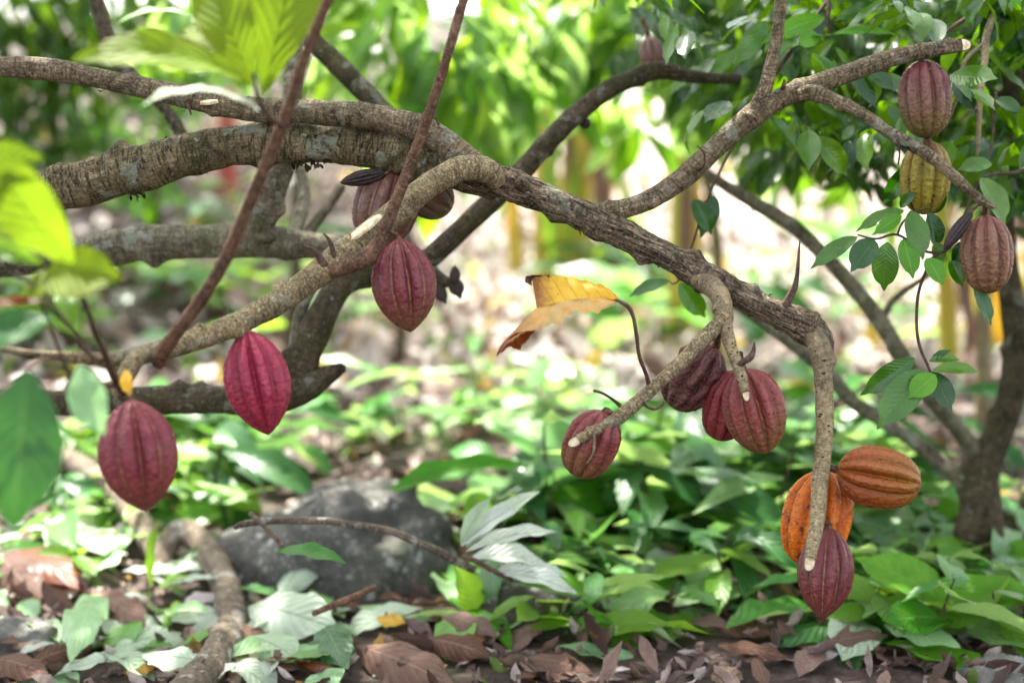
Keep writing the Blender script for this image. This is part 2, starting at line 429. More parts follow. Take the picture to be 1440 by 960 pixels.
POD_J = mat_pod('husk_orange', (0.4440, 0.0888, 0.0043), (0.5338, 0.1236, 0.0062), (0.3731, 0.0660, 0.0043), (0.4896, 0.1080, 0.0062), .3, dark=.8, furrowf=.4)
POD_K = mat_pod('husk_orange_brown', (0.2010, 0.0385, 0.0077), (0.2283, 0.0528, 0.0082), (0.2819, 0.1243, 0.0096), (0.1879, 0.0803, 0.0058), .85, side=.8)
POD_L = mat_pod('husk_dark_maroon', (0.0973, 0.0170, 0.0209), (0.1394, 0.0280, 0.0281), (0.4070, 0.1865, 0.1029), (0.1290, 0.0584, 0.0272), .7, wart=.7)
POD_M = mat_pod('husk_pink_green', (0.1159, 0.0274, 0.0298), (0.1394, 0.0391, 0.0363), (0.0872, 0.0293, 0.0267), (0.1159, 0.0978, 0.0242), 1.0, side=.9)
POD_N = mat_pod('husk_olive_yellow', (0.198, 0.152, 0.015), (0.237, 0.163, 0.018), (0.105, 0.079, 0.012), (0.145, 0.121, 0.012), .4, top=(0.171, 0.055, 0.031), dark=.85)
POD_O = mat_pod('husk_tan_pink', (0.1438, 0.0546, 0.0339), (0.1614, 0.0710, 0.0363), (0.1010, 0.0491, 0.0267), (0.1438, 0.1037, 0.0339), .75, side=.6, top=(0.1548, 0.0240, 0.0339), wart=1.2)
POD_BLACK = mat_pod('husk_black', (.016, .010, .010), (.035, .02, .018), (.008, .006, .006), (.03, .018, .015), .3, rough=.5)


def mat_stem():
    b = NT('banana_stem')
    uv = b.n('TexCoord').outputs['UV']; ob = b.n('TexCoord').outputs['Object']
    st = b.noise(b.scalev(uv, (22, 1.6, 1)), 1, 4, .6, .4)
    col = b.ramp(st, [(.3, (.16, .18, .02)), (.45, (.33, .31, .025)), (.56, (.44, .32, .03)), (.66, (.20, .12, .03)), (.8, (.46, .36, .08))])
    return b.done(b.princ(col, .5, .4, b.bump(st, .01)))


BANANA = mat_stem()


def mat_red():
    b = NT('red_paint')
    ob = b.n('TexCoord').outputs['Object']
    col = b.ramp(b.noise(ob, 8, 4), [(.3, (.24, .035, .025)), (.6, (.32, .055, .042)), (.8, (.32, .11, .09))])
    return b.done(b.princ(col, .5, .4))


RED = mat_red()


# ------------------------------------------------------------------ geometry
def spline(pts, step):
    """Catmull-Rom through (Vector, radius) points, resampled every step metres"""
    out = []
    n = len(pts)
    for i in range(n - 1):
        p0, r0 = pts[max(i - 1, 0)]; p1, r1 = pts[i]; p2, r2 = pts[i + 1]; p3, r3 = pts[min(i + 2, n - 1)]
        k = max(2, int((p2 - p1).length / step))
        for j in range(k):
            t = j / k
            f = lambda a, b, c, d: .5 * ((2 * b) + (-a + c) * t + (2 * a - 5 * b + 4 * c - d) * t * t + (-a + 3 * b - 3 * c + d) * t ** 3)
            out.append((f(p0, p1, p2, p3), max(.0004, f(r0, r1, r2, r3))))
    out.append(pts[-1])
    return out


def tube(name, pts, mats, parent, seg=22, step=.007, lump=.10, rough=.04, cut=None, knots=0, seed=0, start_cap=True, label=None, wig=.0):
    """one branch: swept rings with lumps, knots and a rounded or obliquely cut end"""
    rr = random.Random(seed + len(pts) * 13)
    sp = spline(pts, step)
    rmax = max(r for _, r in sp)
    V, UV, F, M = [], [], [], []
    # frames
    tans = []
    for i in range(len(sp)):
        a = sp[max(i - 1, 0)][0]; b_ = sp[min(i + 1, len(sp) - 1)][0]
        tans.append((b_ - a).normalized())
    nrm = tans[0].orthogonal().normalized()
    kn = [(rr.random() * len(sp), rr.random() * 2 * math.pi, rr.uniform(.25, .5)) for _ in range(knots)]
    ln = 0.0
    nring = len(sp)
    for i, (p, r) in enumerate(sp):
        t = tans[i]
        nrm = (nrm - t * nrm.dot(t)).normalized()
        bi = t.cross(nrm)
        if i: ln += (p - sp[i - 1][0]).length
        if wig:
            p = p + Vector((mn.noise(p * 14), mn.noise(p * 14 + Vector((9, 0, 0))), mn.noise(p * 14 + Vector((0, 9, 0))))) * wig
        for j in range(seg):
            a = 2 * math.pi * j / seg
            d = nrm * math.cos(a) + bi * math.sin(a)
            q = p + d * r
            f = 1 + lump * mn.noise(q * (.55 / max(rmax, .006)) + Vector((seed, 0, 0))) + rough * mn.noise(q * (2.6 / max(rmax, .006)))
            for (ki, ka, kh) in kn:
                da = (a - ka + math.pi) % (2 * math.pi) - math.pi
                ds = (i - ki) * step / r
                e = (ds * ds + (da * 1.0) ** 2) * 4.0
                if e < 8: f += kh * math.exp(-e)
            off = Vector((0, 0, 0))
            if cut is not None and i >= nring - 1:
                off = t * (-d.dot(cut) * r * 1.9)
            V.append(p + d * (r * f) + off)
            UV.append((j / seg * 2 * math.pi * rmax, ln))
    for i in range(nring - 1):
        for j in range(seg):
            a, b_ = i * seg + j, i * seg + (j + 1) % seg
            F.append((a, b_, b_ + seg, a + seg)); M.append(0)
    mats = list(mats) if isinstance(mats, (list, tuple)) else [mats]
    e0 = (nring - 1) * seg
    if cut is not None:
        if len(mats) < 2: mats.append(WOOD)
        cpt = sum((V[e0 + j] for j in range(seg)), Vector()) / seg
        # a thin bark rim, then the pale cut face
        for j in range(seg): V.append(cpt + (V[e0 + j] - cpt) * .86); UV.append((0, ln))
        V.append(cpt + tans[-1] * sp[-1][1] * .05); UV.append((0, ln))
        c = len(V) - 1
        for j in range(seg):
            a, b_ = e0 + j, e0 + (j + 1) % seg
            F.append((a, b_, c - seg + (j + 1) % seg, c - seg + j)); M.append(0)
            F.append((c - seg + j, c - seg + (j + 1) % seg, c)); M.append(1)
    else:
        V.append(sp[-1][0] + tans[-1] * sp[-1][1] * .6); UV.append((0, ln)); c = len(V) - 1
        for j in range(seg): F.append((e0 + j, e0 + (j + 1) % seg, c)); M.append(0)
    if start_cap:
        V.append(sp[0][0] - tans[0] * sp[0][1] * .5); UV.append((0, 0)); c = len(V) - 1
        for j in range(seg): F.append(((j + 1) % seg, j, c)); M.append(0)
    o = mesh_obj(name, [tuple(v) for v in V], F, mats, UV, M, parent)
    if label: o['label'] = label
    return o


def px(lst, d=None):
    """(px, py, radius px[, depth]) -> (Vector, radius)"""
    out = []
    for q in lst:
        dd = q[3] if len(q) > 3 else d
        out.append((P(q[0], q[1], dd), mm(q[2], dd)))
    return out


def leaf_template(nt=14, nu=6, droop=.5, fold=.25, wave=.02, asp=.38, peak=.52, tip=.5, curl=0., twist=0., seed=0, jag=0.):
    rr = np.random.default_rng(seed)
    t = np.linspace(0, 1, nt + 1)
    p = math.log(.5) / math.log(peak)
    hw = np.sin(np.pi * t ** p) ** .8 * asp * .5
    k = np.clip((t - .78) / .22, 0, 1)
    hw = hw * (1 - tip * k * (1 - k) * 2.2) + .0015
    hw[0] = .004; hw[-1] = .0015
    ang = droop * t
    dy = np.cos(ang) / nt; dz = -np.sin(ang) / nt
    cy = np.concatenate([[0], np.cumsum((dy[1:] + dy[:-1]) / 2)]); cz = np.concatenate([[0], np.cumsum((dz[1:] + dz[:-1]) / 2)])
    s = np.linspace(-1, 1, nu + 1)
    V = []; UV = []
    ph = rr.uniform(0, 6.28)
    for i in range(nt + 1):
        w = hw[i]
        jl, jr = (1 - jag * abs(rr.normal()), 1 - jag * abs(rr.normal())) if jag else (1, 1)
        tw = twist * t[i]
        for sv in s:
            sc = sv * (jr if sv > 0 else jl)
            x = sc * w * math.cos(fold)
            nn = abs(sc) * w * math.sin(fold) - curl * (sc * sc) * w
            nn += wave * math.sin(t[i] * 17 + ph + (1.5 if sv > 0 else 0)) * sc * sc * (w / (asp * .5 + 1e-6))
            x, nn = x * math.cos(tw) - nn * math.sin(tw), x * math.sin(tw) + nn * math.cos(tw)
            V.append((x, cy[i] + nn * math.sin(ang[i]), cz[i] + nn * math.cos(ang[i])))
            UV.append((sv * .5 + .5, t[i]))
    F = []
    m = nu + 1
    for i in range(nt):
        for j in range(nu):
            a = i * m + j
            F.append((a, a + 1, a + m + 1, a + m))
    return np.array(V), np.array(UV), np.array(F)


def frame(d, nh):
    d = Vector(d).normalized(); nh = Vector(nh)
    x = d.cross(nh)
    if x.length < 1e-4: x = d.orthogonal()
    x.normalize(); z = x.cross(d)
    return np.array(((x.x, d.x, z.x), (x.y, d.y, z.y), (x.z, d.z, z.z)))


def one_leaf(name, base, end, width, mat, parent, normal=None, label=None, petiole=None, **kw):
    """a leaf from base to tip (world points) of that width"""
    d = end - base; L = d.length
    if normal is None: normal = -FWD + UPV * .25
    droop = kw.setdefault('droop', .5)
    kw['asp'] = width / L
    V, UV, F = leaf_template(**kw)
    # the chord of the drooped template is turned onto base->tip
    ch = V[-1 - kw.get('nu', 6) // 2]
    a = math.atan2(ch[2], ch[1]); cl = math.hypot(ch[1], ch[2])
    R = np.array(((1, 0, 0), (0, math.cos(a), math.sin(a)), (0, -math.sin(a), math.cos(a))))
    V = (V @ R.T) * np.array((1.0, 1 / cl, 1 / cl))
    W = V @ (frame(d, normal) * L).T + np.array(base)
    o = mesh_obj(name, W, F.astype(np.int32), mat, UV, None, parent)
    if label: o['label'] = label
    return o


TEMPL = {}


def batch(name, items, mat, parent=None, kind='cacao'):
    """many leaves in one mesh: items are (pos, dir, normal, length, widthfactor)"""
    if kind not in TEMPL:
        T = []
        for k in range(8):
            if kind == 'cacao': T.append(leaf_template(6, 4, .3 + .16 * k, .18 + .05 * (k % 3), .03, .36, .54, .6, seed=k))
            elif kind == 'glossy': T.append(leaf_template(8, 4, .1 + .12 * k, .12 + .08 * (k % 3), .015, .44, .47, .8, seed=k))
            elif kind == 'litter': T.append(leaf_template(5, 4, (-1.2, -.5, .6, 1.4, -.9, .2, 1.0, -1.6)[k], .1 + .1 * (k % 4), .08, .5, .5, .3, curl=(-.7, .5, -.3, .8, -.9, .2, .4, -.5)[k], twist=(.8, -.5, .3, -1, 0, 1.2, -.2, .5)[k], seed=k, jag=.12))
        TEMPL[kind] = T
    T = TEMPL[kind]
    VS, US, FS = [], [], []
    off = 0
    for q, (p, d, n, L, wf) in enumerate(items):
        V, UV, F = T[q * 5 % 8 if q % 3 else (q * 7 + 3) % 8]
        W = (V * np.array((wf, 1, 1))) @ (frame(d, n) * L).T + np.array(p)
        VS.append(W); US.append(UV); FS.append(F + off); off += len(V)
    return mesh_obj(name, np.concatenate(VS), np.concatenate(FS).astype(np.int32), mat, np.concatenate(US), None, parent)


PROF_T = np.array([0, .012, .04, .09, .16, .27, .40, .52, .64, .75, .84, .91, .96, .99, 1])
PROF = {
    'long': np.array([.10, .19, .34, .52, .70, .89, .99, 1, .94, .80, .61, .41, .22, .085, .01]),
    'round': np.array([.12, .24, .42, .61, .78, .94, 1, 1, .95, .84, .68, .49, .29, .12, .01]),
    'egg': np.array([.11, .24, .42, .61, .78, .94, .995, 1, .965, .885, .77, .615, .43, .21, .02]),
    'blunt': np.array([.14, .34, .55, .72, .86, .96, 1, 1, .97, .91, .81, .67, .47, .24, .01]),
}


def pod(top, tip, width, mat, label, stalk=None, prof='long', roll=0., depth_amp=.16, wart=.021, tiltv=0., lump=0., seed=0, bend=0., dz=0., stalk_mat=None, name='cacao_pod', nth=150, ntt=90, stalk_r=.0055, cat='cacao pod'):
    """a ribbed husk between two world points, on a stalk that ends on its branch"""
    e = empty(name, top, label, cat, 'cacao pods hanging in view')
    ax = tip - top; L = ax.length; ax.normalize()
    fr = frame(ax, -FWD)
    R = width / 2
    V, UV = [], []
    ts = np.linspace(0, 1, ntt + 1)
    ts = .5 - .5 * np.cos(np.pi * ts) * (.75) - .125 * 0
    ts = (ts - ts[0]) / (ts[-1] - ts[0])
    from_r = np.interp(ts, PROF_T, PROF[prof])
    k = np.array([.25, .5, .25])
    pad = np.concatenate([[from_r[0]], from_r, [from_r[-1]]]); sm = np.convolve(pad, k, 'valid')
    sm[0] = from_r[0]; sm[-1] = from_r[-1]
    rr = random.Random(seed + 5)
    fa = [1.0 if q % 2 == 0 else .62 for q in range(10)]
    for i, t in enumerate(ts):
        ridge = min(1.25, .75 + .8 * (1 - t)) * min(1, t * 9 + .35) * (1 if t < .9 else max(.25, 1 - (t - .9) * 6))
        for j in range(nth + 1):
            u = j / nth
            a = 2 * math.pi * u + roll
            x = (u * 10) % 1 - .5
            q = int(u * 10 + 0.0) % 10
            fur = math.exp(-(x / .13) ** 2)
            body = math.cos(x * 2 * math.pi) * -.5
            r = sm[i] * R * (1 - depth_amp * fa[q] * ridge * (fur * .8 - body * .55 - .2)) / (1 + .40 * depth_amp * ridge)
            ca, sa = math.cos(a), math.sin(a)
            loc = Vector((ca * r, t * L, sa * r))
            wv = .45 * mn.noise(Vector((ca * sm[i] * 7, t * 12, sa * sm[i] * 7)) + Vector((seed * 3.1, 0, 0))) + .8 * mn.noise(Vector((ca * sm[i] * 22, t * 38, sa * sm[i] * 22)))
            r += wart * R * wv * (1 - .5 * fur) * (1 if .02 < t < .98 else .2)
            if lump: r += lump * R * mn.noise(Vector((ca * 2.6, t * 5, sa * 2.6)) + Vector((seed, 2, 0))) * sm[i]
            bx = bend * L * math.sin(math.pi * t)
            V.append((ca * r + bx, t * L, sa * r)); UV.append((u, t))
    F = []
    m = nth + 1
    for i in range(ntt):
        for j in range(nth):
            a_ = i * m + j
            F.append((a_, a_ + 1, a_ + m + 1, a_ + m))
    W = np.array(V) @ fr.T + np.array(top)
    mesh_obj('husk', W, np.array(F, dtype=np.int32), mat, UV, None, e)
    # the little nub at the tip belongs to the husk's outline; the stalk is a part
    if stalk is not None:
        mid = (top + stalk) / 2 + Vector((0, 0, .002))
        tube('stalk', [(top + ax * .006, stalk_r * 1.25), (top - ax * .004, stalk_r), (mid, stalk_r * .85), (stalk, stalk_r * 1.2)], stalk_mat or BARK_SHOOT, e, seg=12, step=.003, lump=.2)
    return e

# ================================================================== GROUND
def build_ground():
    xs = np.concatenate([np.linspace(-60, -7, 22)[:-1], np.linspace(-7, 7, 170), np.linspace(7, 60, 22)[1:]])
    ys = np.concatenate([np.linspace(-12, 1.5, 14)[:-1], np.linspace(1.5, 14, 200), np.linspace(14, 90, 40)[1:]])
    V = [(x, y, terrain(x, y)) for y in ys for x in xs]
    m = len(xs)
    F = np.array([(i * m + j, i * m + j + 1, (i + 1) * m + j + 1, (i + 1) * m + j) for i in range(len(ys) - 1) for j in range(m - 1)], dtype=np.int32)
    tag(mesh_obj('ground', V, F, SOIL), kind='structure')


build_ground()


def rnd_dir(flat=.5):
    a = RS.uniform(0, 2 * math.pi)
    return Vector((math.cos(a), math.sin(a), RS.uniform(-.1, flat)))


def litter():
    it = []
    while len(it) < 9000:
        y = 2.3 + 13 * RS.random() ** 1.7
        x = RS.uniform(-.45, .45) * (y + 1.0)
        if mn.noise((x * 1.1, y * 1.1, 8)) < -.25 and RS.random() < .6: continue
        L = RS.uniform(.025, .085) * (1 + .10 * max(0, y - 3))
        if RS.random() < .12: L *= 1.7
        n = Vector((RS.gauss(0, .35), RS.gauss(0, .35), 1))
        it.append((Vector((x, y, terrain(x, y) + RS.uniform(.004, .02))), rnd_dir(.25), n, L, RS.uniform(.5, 1.1)))
    tag(batch('leaf_litter', it, LITTER, kind='litter'), kind='stuff')
    it = []
    while len(it) < 3600:
        y = RS.uniform(6.0, 17); x = RS.uniform(-.42, .42) * (y + 1)
        n = Vector((RS.gauss(0, .5), RS.gauss(-.2, .5), 1))
        it.append((Vector((x, y, terrain(x, y) + RS.uniform(.01, .05))), rnd_dir(.5), n, RS.uniform(.10, .26), RS.uniform(.6, 1.2)))
    tag(batch('dry_leaf_litter', it, LITTER_PALE, kind='litter'), kind='stuff')
    # dry leaves over the slope, lightened so its sunlight is in their colour


litter()

# ================================================================== ROCKS
def rock(name, c, size, mat, label, cat, seed, rotz=0., flat=.35, sharp=.25):
    V, F, nu, nv = [], [], 64, 40
    for i in range(nv + 1):
        th = math.pi * i / nv
        for j in range(nu):
            a = 2 * math.pi * j / nu
            d = Vector((math.sin(th) * math.cos(a), math.sin(th) * math.sin(a), math.cos(th)))
            r = 1 + sharp * mn.noise(d * 1.4 + Vector((seed, 0, 0))) + .12 * mn.noise(d * 3.3 + Vector((0, seed, 0))) + - .09 * abs(mn.noise(d * 2.6 + Vector((seed, seed, 0)))) - .05 * abs(mn.noise(d * 6)) + .05 * mn.noise(d * 11) + .02 * mn.noise(d * 30)
            d = d * r
            V.append(Vector((d.x * size[0], d.y * size[1], max(-.25, d.z) * size[2])))
    for i in range(nv):
        for j in range(nu):
            F.append((i * nu + j, (i + 1) * nu + j, (i + 1) * nu + (j + 1) % nu, i * nu + (j + 1) % nu))
    Rm = Matrix.Rotation(rotz, 3, 'Z')
    o = mesh_obj(name, [tuple(Rm @ v) for v in V], np.array(F, dtype=np.int32), mat)
    o.location = c
    return tag(o, label, cat)


g = G(478, 842)
rock('boulder', g + Vector((0, .20, -.035)), (.335, .25, .268), ROCK, 'large speckled grey boulder with pale lichen spots, behind the twig', 'boulder', 3.3, .1, sharp=.20)
g = G(742, 905)
rock('boulder', g + Vector((0, .15, -.05)), (.19, .15, .13), ROCK_MOSS, 'smaller dark mossy stone right of the big speckled boulder', 'boulder', 7.7, .4)
g = G(30, 925)
rock('stone', g + Vector((-.02, .06, -.01)), (.11, .09, .085), ROCK_GREY, 'rounded grey stone at the lower left among brown leaves', 'stone', 1.7, .3)
g = G(1420, 975)
rock('stone', g + Vector((0, .05, -.02)), (.12, .10, .07), ROCK_GREY, 'low grey stone in the lower right corner', 'stone', 5.1, .9)
g = G(1025, 958)
rock('stone', g + Vector((0, .02, 0)), (.035, .03, .025), ROCK_TAN, 'small tan stone on bare brown soil near the bottom edge', 'stone', 9.4, .2)

# ================================================================== MAIN CACAO TREE
TOCAM = -FWD
troot = P(-330, 900, 2.75); troot.z = terrain(troot.x, troot.y)
tree = empty('cacao_tree', troot, 'nearest cacao tree, its long bent limbs crossing the whole picture from the left', 'cacao tree')
tube('trunk', [(troot + Vector((0, 0, -.08)), .10), (troot + Vector((.0, .02, .25)), .085), (P(-300, 520, 2.75), .07), (P(-280, 380, 2.75), .06), (P(-250, 160, 2.75), .05), (P(-240, 20, 2.8), .04), (P(-230, -260, 2.9), .03)], BARK_MOSS, tree, step=.015, knots=8, seed=2)
tube('limb', px([(-280, 400, 40), (-150, 345, 37), (-30, 305, 34), (60, 272, 31), (110, 260, 32), (160, 247, 31), (200, 238, 31), (245, 222, 29), (290, 212, 30), (350, 203, 27), (400, 201, 28), (450, 202, 27), (520, 208, 27), (590, 224, 27), (645, 243, 25), (700, 262, 23)], 2.72), BARK_MOSS, tree, seg=30, step=.006, knots=16, lump=.16, rough=.07, seed=3)
tube('limb', px([(-245, 40, 22), (-120, 70, 18), (-20, 91, 14), (60, 97, 16), (150, 113, 14), (250, 134, 16), (330, 151, 17), (420, 157, 17), (500, 162, 19), (560, 172, 19), (605, 188, 20), (635, 208, 20), (660, 232, 20), (690, 256, 18)], 2.68), BARK_UPPER, tree, seg=26, step=.006, knots=12, lump=.12, rough=.05, seed=4)
tube('limb', px([(655, 244, 20), (685, 250, 23), (715, 258, 23), (750, 272, 22), (800, 294, 22), (850, 319, 23), (890, 337, 20), (930, 356, 19), (990, 388, 20), (1050, 420, 19), (1105, 446, 20), (1135, 460, 23), (1152, 478, 21), (1157, 500, 15)], 2.64), BARK_ROUGH, tree, seg=32, step=.004, knots=11, lump=.2, rough=.10, seed=5)
tube('branch', px([(1126, 458, 8, 2.655), (1141, 469, 14, 2.63), (1153, 490, 15.5, 2.607), (1157, 520, 13.5), (1159, 560, 12.5), (1160, 600, 12.5), (1157, 640, 12), (1153, 680, 12, 2.575), (1151, 715, 11, 2.55), (1147, 745, 10, 2.52), (1142, 770, 9, 2.495), (1139, 789, 8, 2.48)], 2.60), [BARK_PALE, WOOD], tree, seg=24, step=.004, cut=TOCAM, knots=5, lump=.08, rough=.04, seed=6, label='pale straight shoot hanging down to a fresh cut end')
tube('branch', px([(700, 258, 12, 2.60), (690, 243, 18, 2.585), (668, 236, 19, 2.575), (640, 240, 18, 2.57), (605, 260, 18, 2.565), (570, 288, 18, 2.555), (545, 308, 18, 2.55), (518, 332, 20, 2.54), (480, 361, 21, 2.52), (440, 390, 19, 2.49), (400, 419, 18, 2.46), (350, 447, 17, 2.42), (300, 469, 16, 2.38), (250, 486, 15, 2.33), (205, 498, 14, 2.28), (160, 505, 11, 2.24), (100, 502, 8, 2.20), (50, 498, 6, 2.17), (5, 491, 5, 2.14), (-40, 480, 4, 2.12)]), BARK_OLIVE, tree, seg=26, step=.005, knots=9, lump=.10, rough=.045, seed=7)
tube('branch', px([(205, 497, 11, 2.27), (188, 508, 14, 2.25), (177, 528, 13, 2.23), (168, 545, 12, 2.215), (172, 556, 8, 2.205)]), BARK_OLIVE, tree, seg=18, step=.005, knots=2, seed=8)
# shoots that rise out of the picture
tube('shoot', px([(452, 382, 7.7, 2.505), (468, 380, 10.3, 2.49), (500, 370, 11.2, 2.48), (526, 350, 10.3, 2.475), (541, 322, 9.0, 2.46), (560, 275, 8.2, 2.45), (585, 210, 7.7, 2.44), (610, 140, 7.3, 2.42), (630, 75, 6.9, 2.40), (652, 0, 6.9, 2.38), (672, -70, 6.9, 2.36), (752, -260, 5.5, 2.36)]), BARK_SHOOT, tree, seg=18, step=.005, knots=14, lump=.06, seed=9)
tube('shoot', px([(222, 510, 7.7, 2.27), (227, 497, 11.2, 2.25), (245, 472, 9.9, 2.22), (285, 418, 9.5, 2.17), (320, 358, 9.0, 2.13), (348, 292, 9.0, 2.10), (382, 212, 8.6, 2.06), (408, 145, 8.2, 2.03), (430, 78, 7.7, 2.0), (462, 0, 7.7, 1.97), (490, -70, 7.7, 1.94), (630, -260, 6.2, 1.94)]), BARK_SHOOT, tree, seg=20, step=.006, knots=14, lump=.06, seed=10)
# up to the right
tube('branch', px([(815, 308, 12), (845, 299, 14), (880, 293, 14), (920, 277, 14), (960, 251, 15), (985, 228, 15), (1010, 204, 15), (1035, 182, 15), (1060, 161, 17), (1085, 145, 15), (1110, 133, 14), (1150, 119, 15), (1190, 104, 13), (1230, 89, 13), (1270, 78, 12), (1310, 70, 11), (1353, 63, 9)], 2.66), [BARK_SHOOT if False else BARK_UPPER, WOOD], tree, seg=24, step=.005, cut=Vector((.3, -1, .2)), knots=10, lump=.1, rough=.05, seed=11)
tube('branch', px([(1056, 165, 12, 2.65), (1066, 146, 11, 2.645), (1078, 118, 10, 2.63), (1088, 75, 9, 2.62), (1095, 35, 8.5, 2.60), (1098, -5, 8.5, 2.59), (1100, -60, 8, 2.57), (1120, -260, 6.4, 2.57)]), BARK_UPPER, tree, seg=18, step=.005, knots=6, seed=12)
tube('branch', px([(1122, 133, 10, 2.65), (1145, 130, 11, 2.645), (1185, 146, 9, 2.635), (1215, 161, 8.5, 2.625), (1245, 183, 8.5, 2.615), (1285, 206, 9, 2.605), (1315, 225, 8.5, 2.60), (1350, 256, 8, 2.59), (1378, 280, 6.5, 2.59), (1398, 291, 4.5, 2.59)]), BARK_UPPER, tree, seg=18, step=.004, knots=9, lump=.12, seed=13)
# the pale fork that carries the middle pods
tube('branch', px([(965, 381, 10, 2.655), (982, 391, 15, 2.638), (1000, 402, 15.5, 2.612), (1014, 419, 13.5, 2.585), (1020, 442, 12, 2.565), (1021, 462, 10, 2.555), (1028, 488, 9, 2.55), (1036, 510, 8.5, 2.54), (1043, 530, 7.5, 2.53), (1049, 554, 5.5, 2.52)]), [BARK_PALE, WOOD], tree, seg=22, step=.004, cut=TOCAM, knots=4, seed=14, label='short pale fork with a slanted cut tip')
tube('branch', px([(1022, 444, 10, 2.56), (1008, 458, 11, 2.555), (985, 481, 10.5, 2.545), (962, 505, 10, 2.535), (935, 530, 9.5, 2.525), (910, 553, 9.5, 2.515), (885, 575, 10, 2.505), (868, 588, 9.5, 2.495), (840, 603, 8, 2.475), (810, 620, 7, 2.455)]), [BARK_OLIVE, WOOD], tree, seg=20, step=.004, cut=TOCAM, knots=5, lump=.08, seed=15)
def scraps(name, lst, d, n, L, mat, seed, along=.0, under=.5, clump=5.):
    rr = random.Random(seed); sp = spline(px(lst, d), .01); it = []
    while len(it) < n:
        i = rr.randrange(1, len(sp) - 1); p, r = sp[i]
        if mn.noise(p * clump * 3 + Vector((seed, 0, 0))) < 0 and rr.random() < .85: continue
        t = (sp[i + 1][0] - sp[i - 1][0]).normalized(); a = rr.uniform(0, 6.28)
        q = t.orthogonal().normalized(); nr = (q * math.cos(a) + t.cross(q) * math.sin(a))
        if nr.z > 0 and rr.random() < under: continue
        dr = (t * rr.choice((-1, 1)) * along + nr * rr.uniform(.0, .28) + Vector((rr.gauss(0, .3), rr.gauss(0, .3), rr.gauss(-.1, .3))) * (1 - along))
        it.append((p + nr * r * rr.uniform(.74, .9), dr, nr, L * rr.uniform(.5, 1.4), rr.uniform(.5, 1.3)))
    return tag(batch(name, it, mat, tree, 'litter'), kind='stuff')


MOSS = mat_leaf('moss_scrap', [(.03, .024, .012), (.06, .052, .018), (.09, .085, .025), (.045, .03, .02), (.16, .15, .10)], veinf=0., transl=.1, rough=.9, spec=.05)
BARKBIT = mat_leaf('bark_scrap', [(.07, .05, .034), (.16, .115, .078), (.11, .08, .055), (.24, .185, .13), (.045, .03, .02)], veinf=0., transl=0., rough=.9, spec=.05)
scraps('moss', [(-30, 305, 33), (60, 272, 30), (160, 247, 30), (245, 222, 28), (350, 203, 26), (450, 202, 26), (520, 208, 26), (590, 224, 26)], 2.72, 520, .012, MOSS, 1, along=.5, under=.55)
scraps('moss', [(176, 268, 8), (190, 265, 9), (204, 262, 8)], 2.70, 30, .013, MOSS, 2, under=.9)
scraps('moss', [(405, 220, 8), (440, 223, 9), (475, 224, 8)], 2.71, 60, .016, MOSS, 3, under=.9)
scraps('moss', [(60, 97, 15), (250, 134, 15), (420, 157, 16), (560, 172, 18), (635, 208, 19)], 2.68, 200, .009, MOSS, 4, along=.6, under=.3)
scraps('bark_scraps', [(690, 252, 22), (750, 272, 21), (850, 319, 22), (930, 356, 18), (990, 388, 19), (1050, 420, 18), (1135, 460, 21)], 2.64, 300, .013, BARKBIT, 5, along=.85, under=.0)
scraps('bark_scraps', [(845, 299, 13), (920, 277, 13), (1010, 204, 14), (1085, 145, 14), (1190, 104, 12)], 2.66, 120, .007, BARKBIT, 6, along=.7, under=.1)
# small twigs and spurs
for k, t in enumerate([
    [(1098, 438, 8, 2.63), (1107, 424, 6.5, 2.625), (1117, 405, 5, 2.62), (1121, 385, 3, 2.61), (1123, 360, 2, 2.61), (1125, 335, .8, 2.61)],
    [(1040, 512, 4, 2.53), (1054, 503, 5, 2.52), (1059, 494, 3.6, 2.52), (1061, 481, 1.2, 2.515)],
    [(872, 570, 3, 2.49), (862, 562, 2.2, 2.48), (848, 553, 2, 2.47), (835, 549, 2, 2.47)],
    [(902, 562, 2.6, 2.505), (908, 570, 2.4, 2.50), (918, 575, 2, 2.50), (928, 572, 2, 2.50), (935, 565, 1.2, 2.50)],
    [(834, 606, 2.4, 2.462), (836, 618, 2, 2.445), (835, 634, 2, 2.43), (830, 645, 1.8, 2.43), (825, 651, 1, 2.43)],
    [(470, 362, 4, 2.49), (464, 340, 3, 2.49), (455, 328, .8, 2.49)],
    [(456, 374, 6, 2.48), (446, 356, 4.5, 2.48), (434, 348, 2.6, 2.47), (428, 345, 1, 2.47)],
    [(983, 238, 3, 2.64), (990, 232, 1.5, 2.63), (990, 215, 1.4, 2.62), (980, 205, .8, 2.62)],
    [(617, 175, 2, 2.65), (612, 160, 1.4, 2.65), (611, 140, .9, 2.65)],
    [(1100, 130, 3, 2.65), (1102, 120, 3, 2.64), (1103, 112, 1.5, 2.64)],
    [(260, 140, 3, 2.67), (266, 152, 2, 2.66), (269, 162, 1, 2.66)],
    [(1262, 195, 2, 2.60), (1265, 214, 1.6, 2.60), (1263, 232, 1, 2.60)],
]):
    tube('twig', px(t), BARK_TWIG if k != 4 else BARK_PALE, tree, seg=10, step=.003, lump=.15, seed=20 + k)
# knobs
tube('branch_stub', px([(1140, 463, 10, 2.63), (1144, 450, 9, 2.625), (1147, 441, 7, 2.62)]), BARK_ROUGH, tree, seg=16, step=.003, lump=.25, seed=41)
tube('branch_stub', px([(738, 264, 11, 2.63), (733, 258, 9, 2.60), (731, 256, 7, 2.59)]), BARK_ROUGH, tree, seg=16, step=.003, lump=.25, seed=42)
tube('branch_stub', px([(135, 250, 14, 2.70), (131, 232, 12, 2.69), (128, 224, 8, 2.685)]), BARK_MOSS, tree, seg=16, step=.004, lump=.3, seed=43)
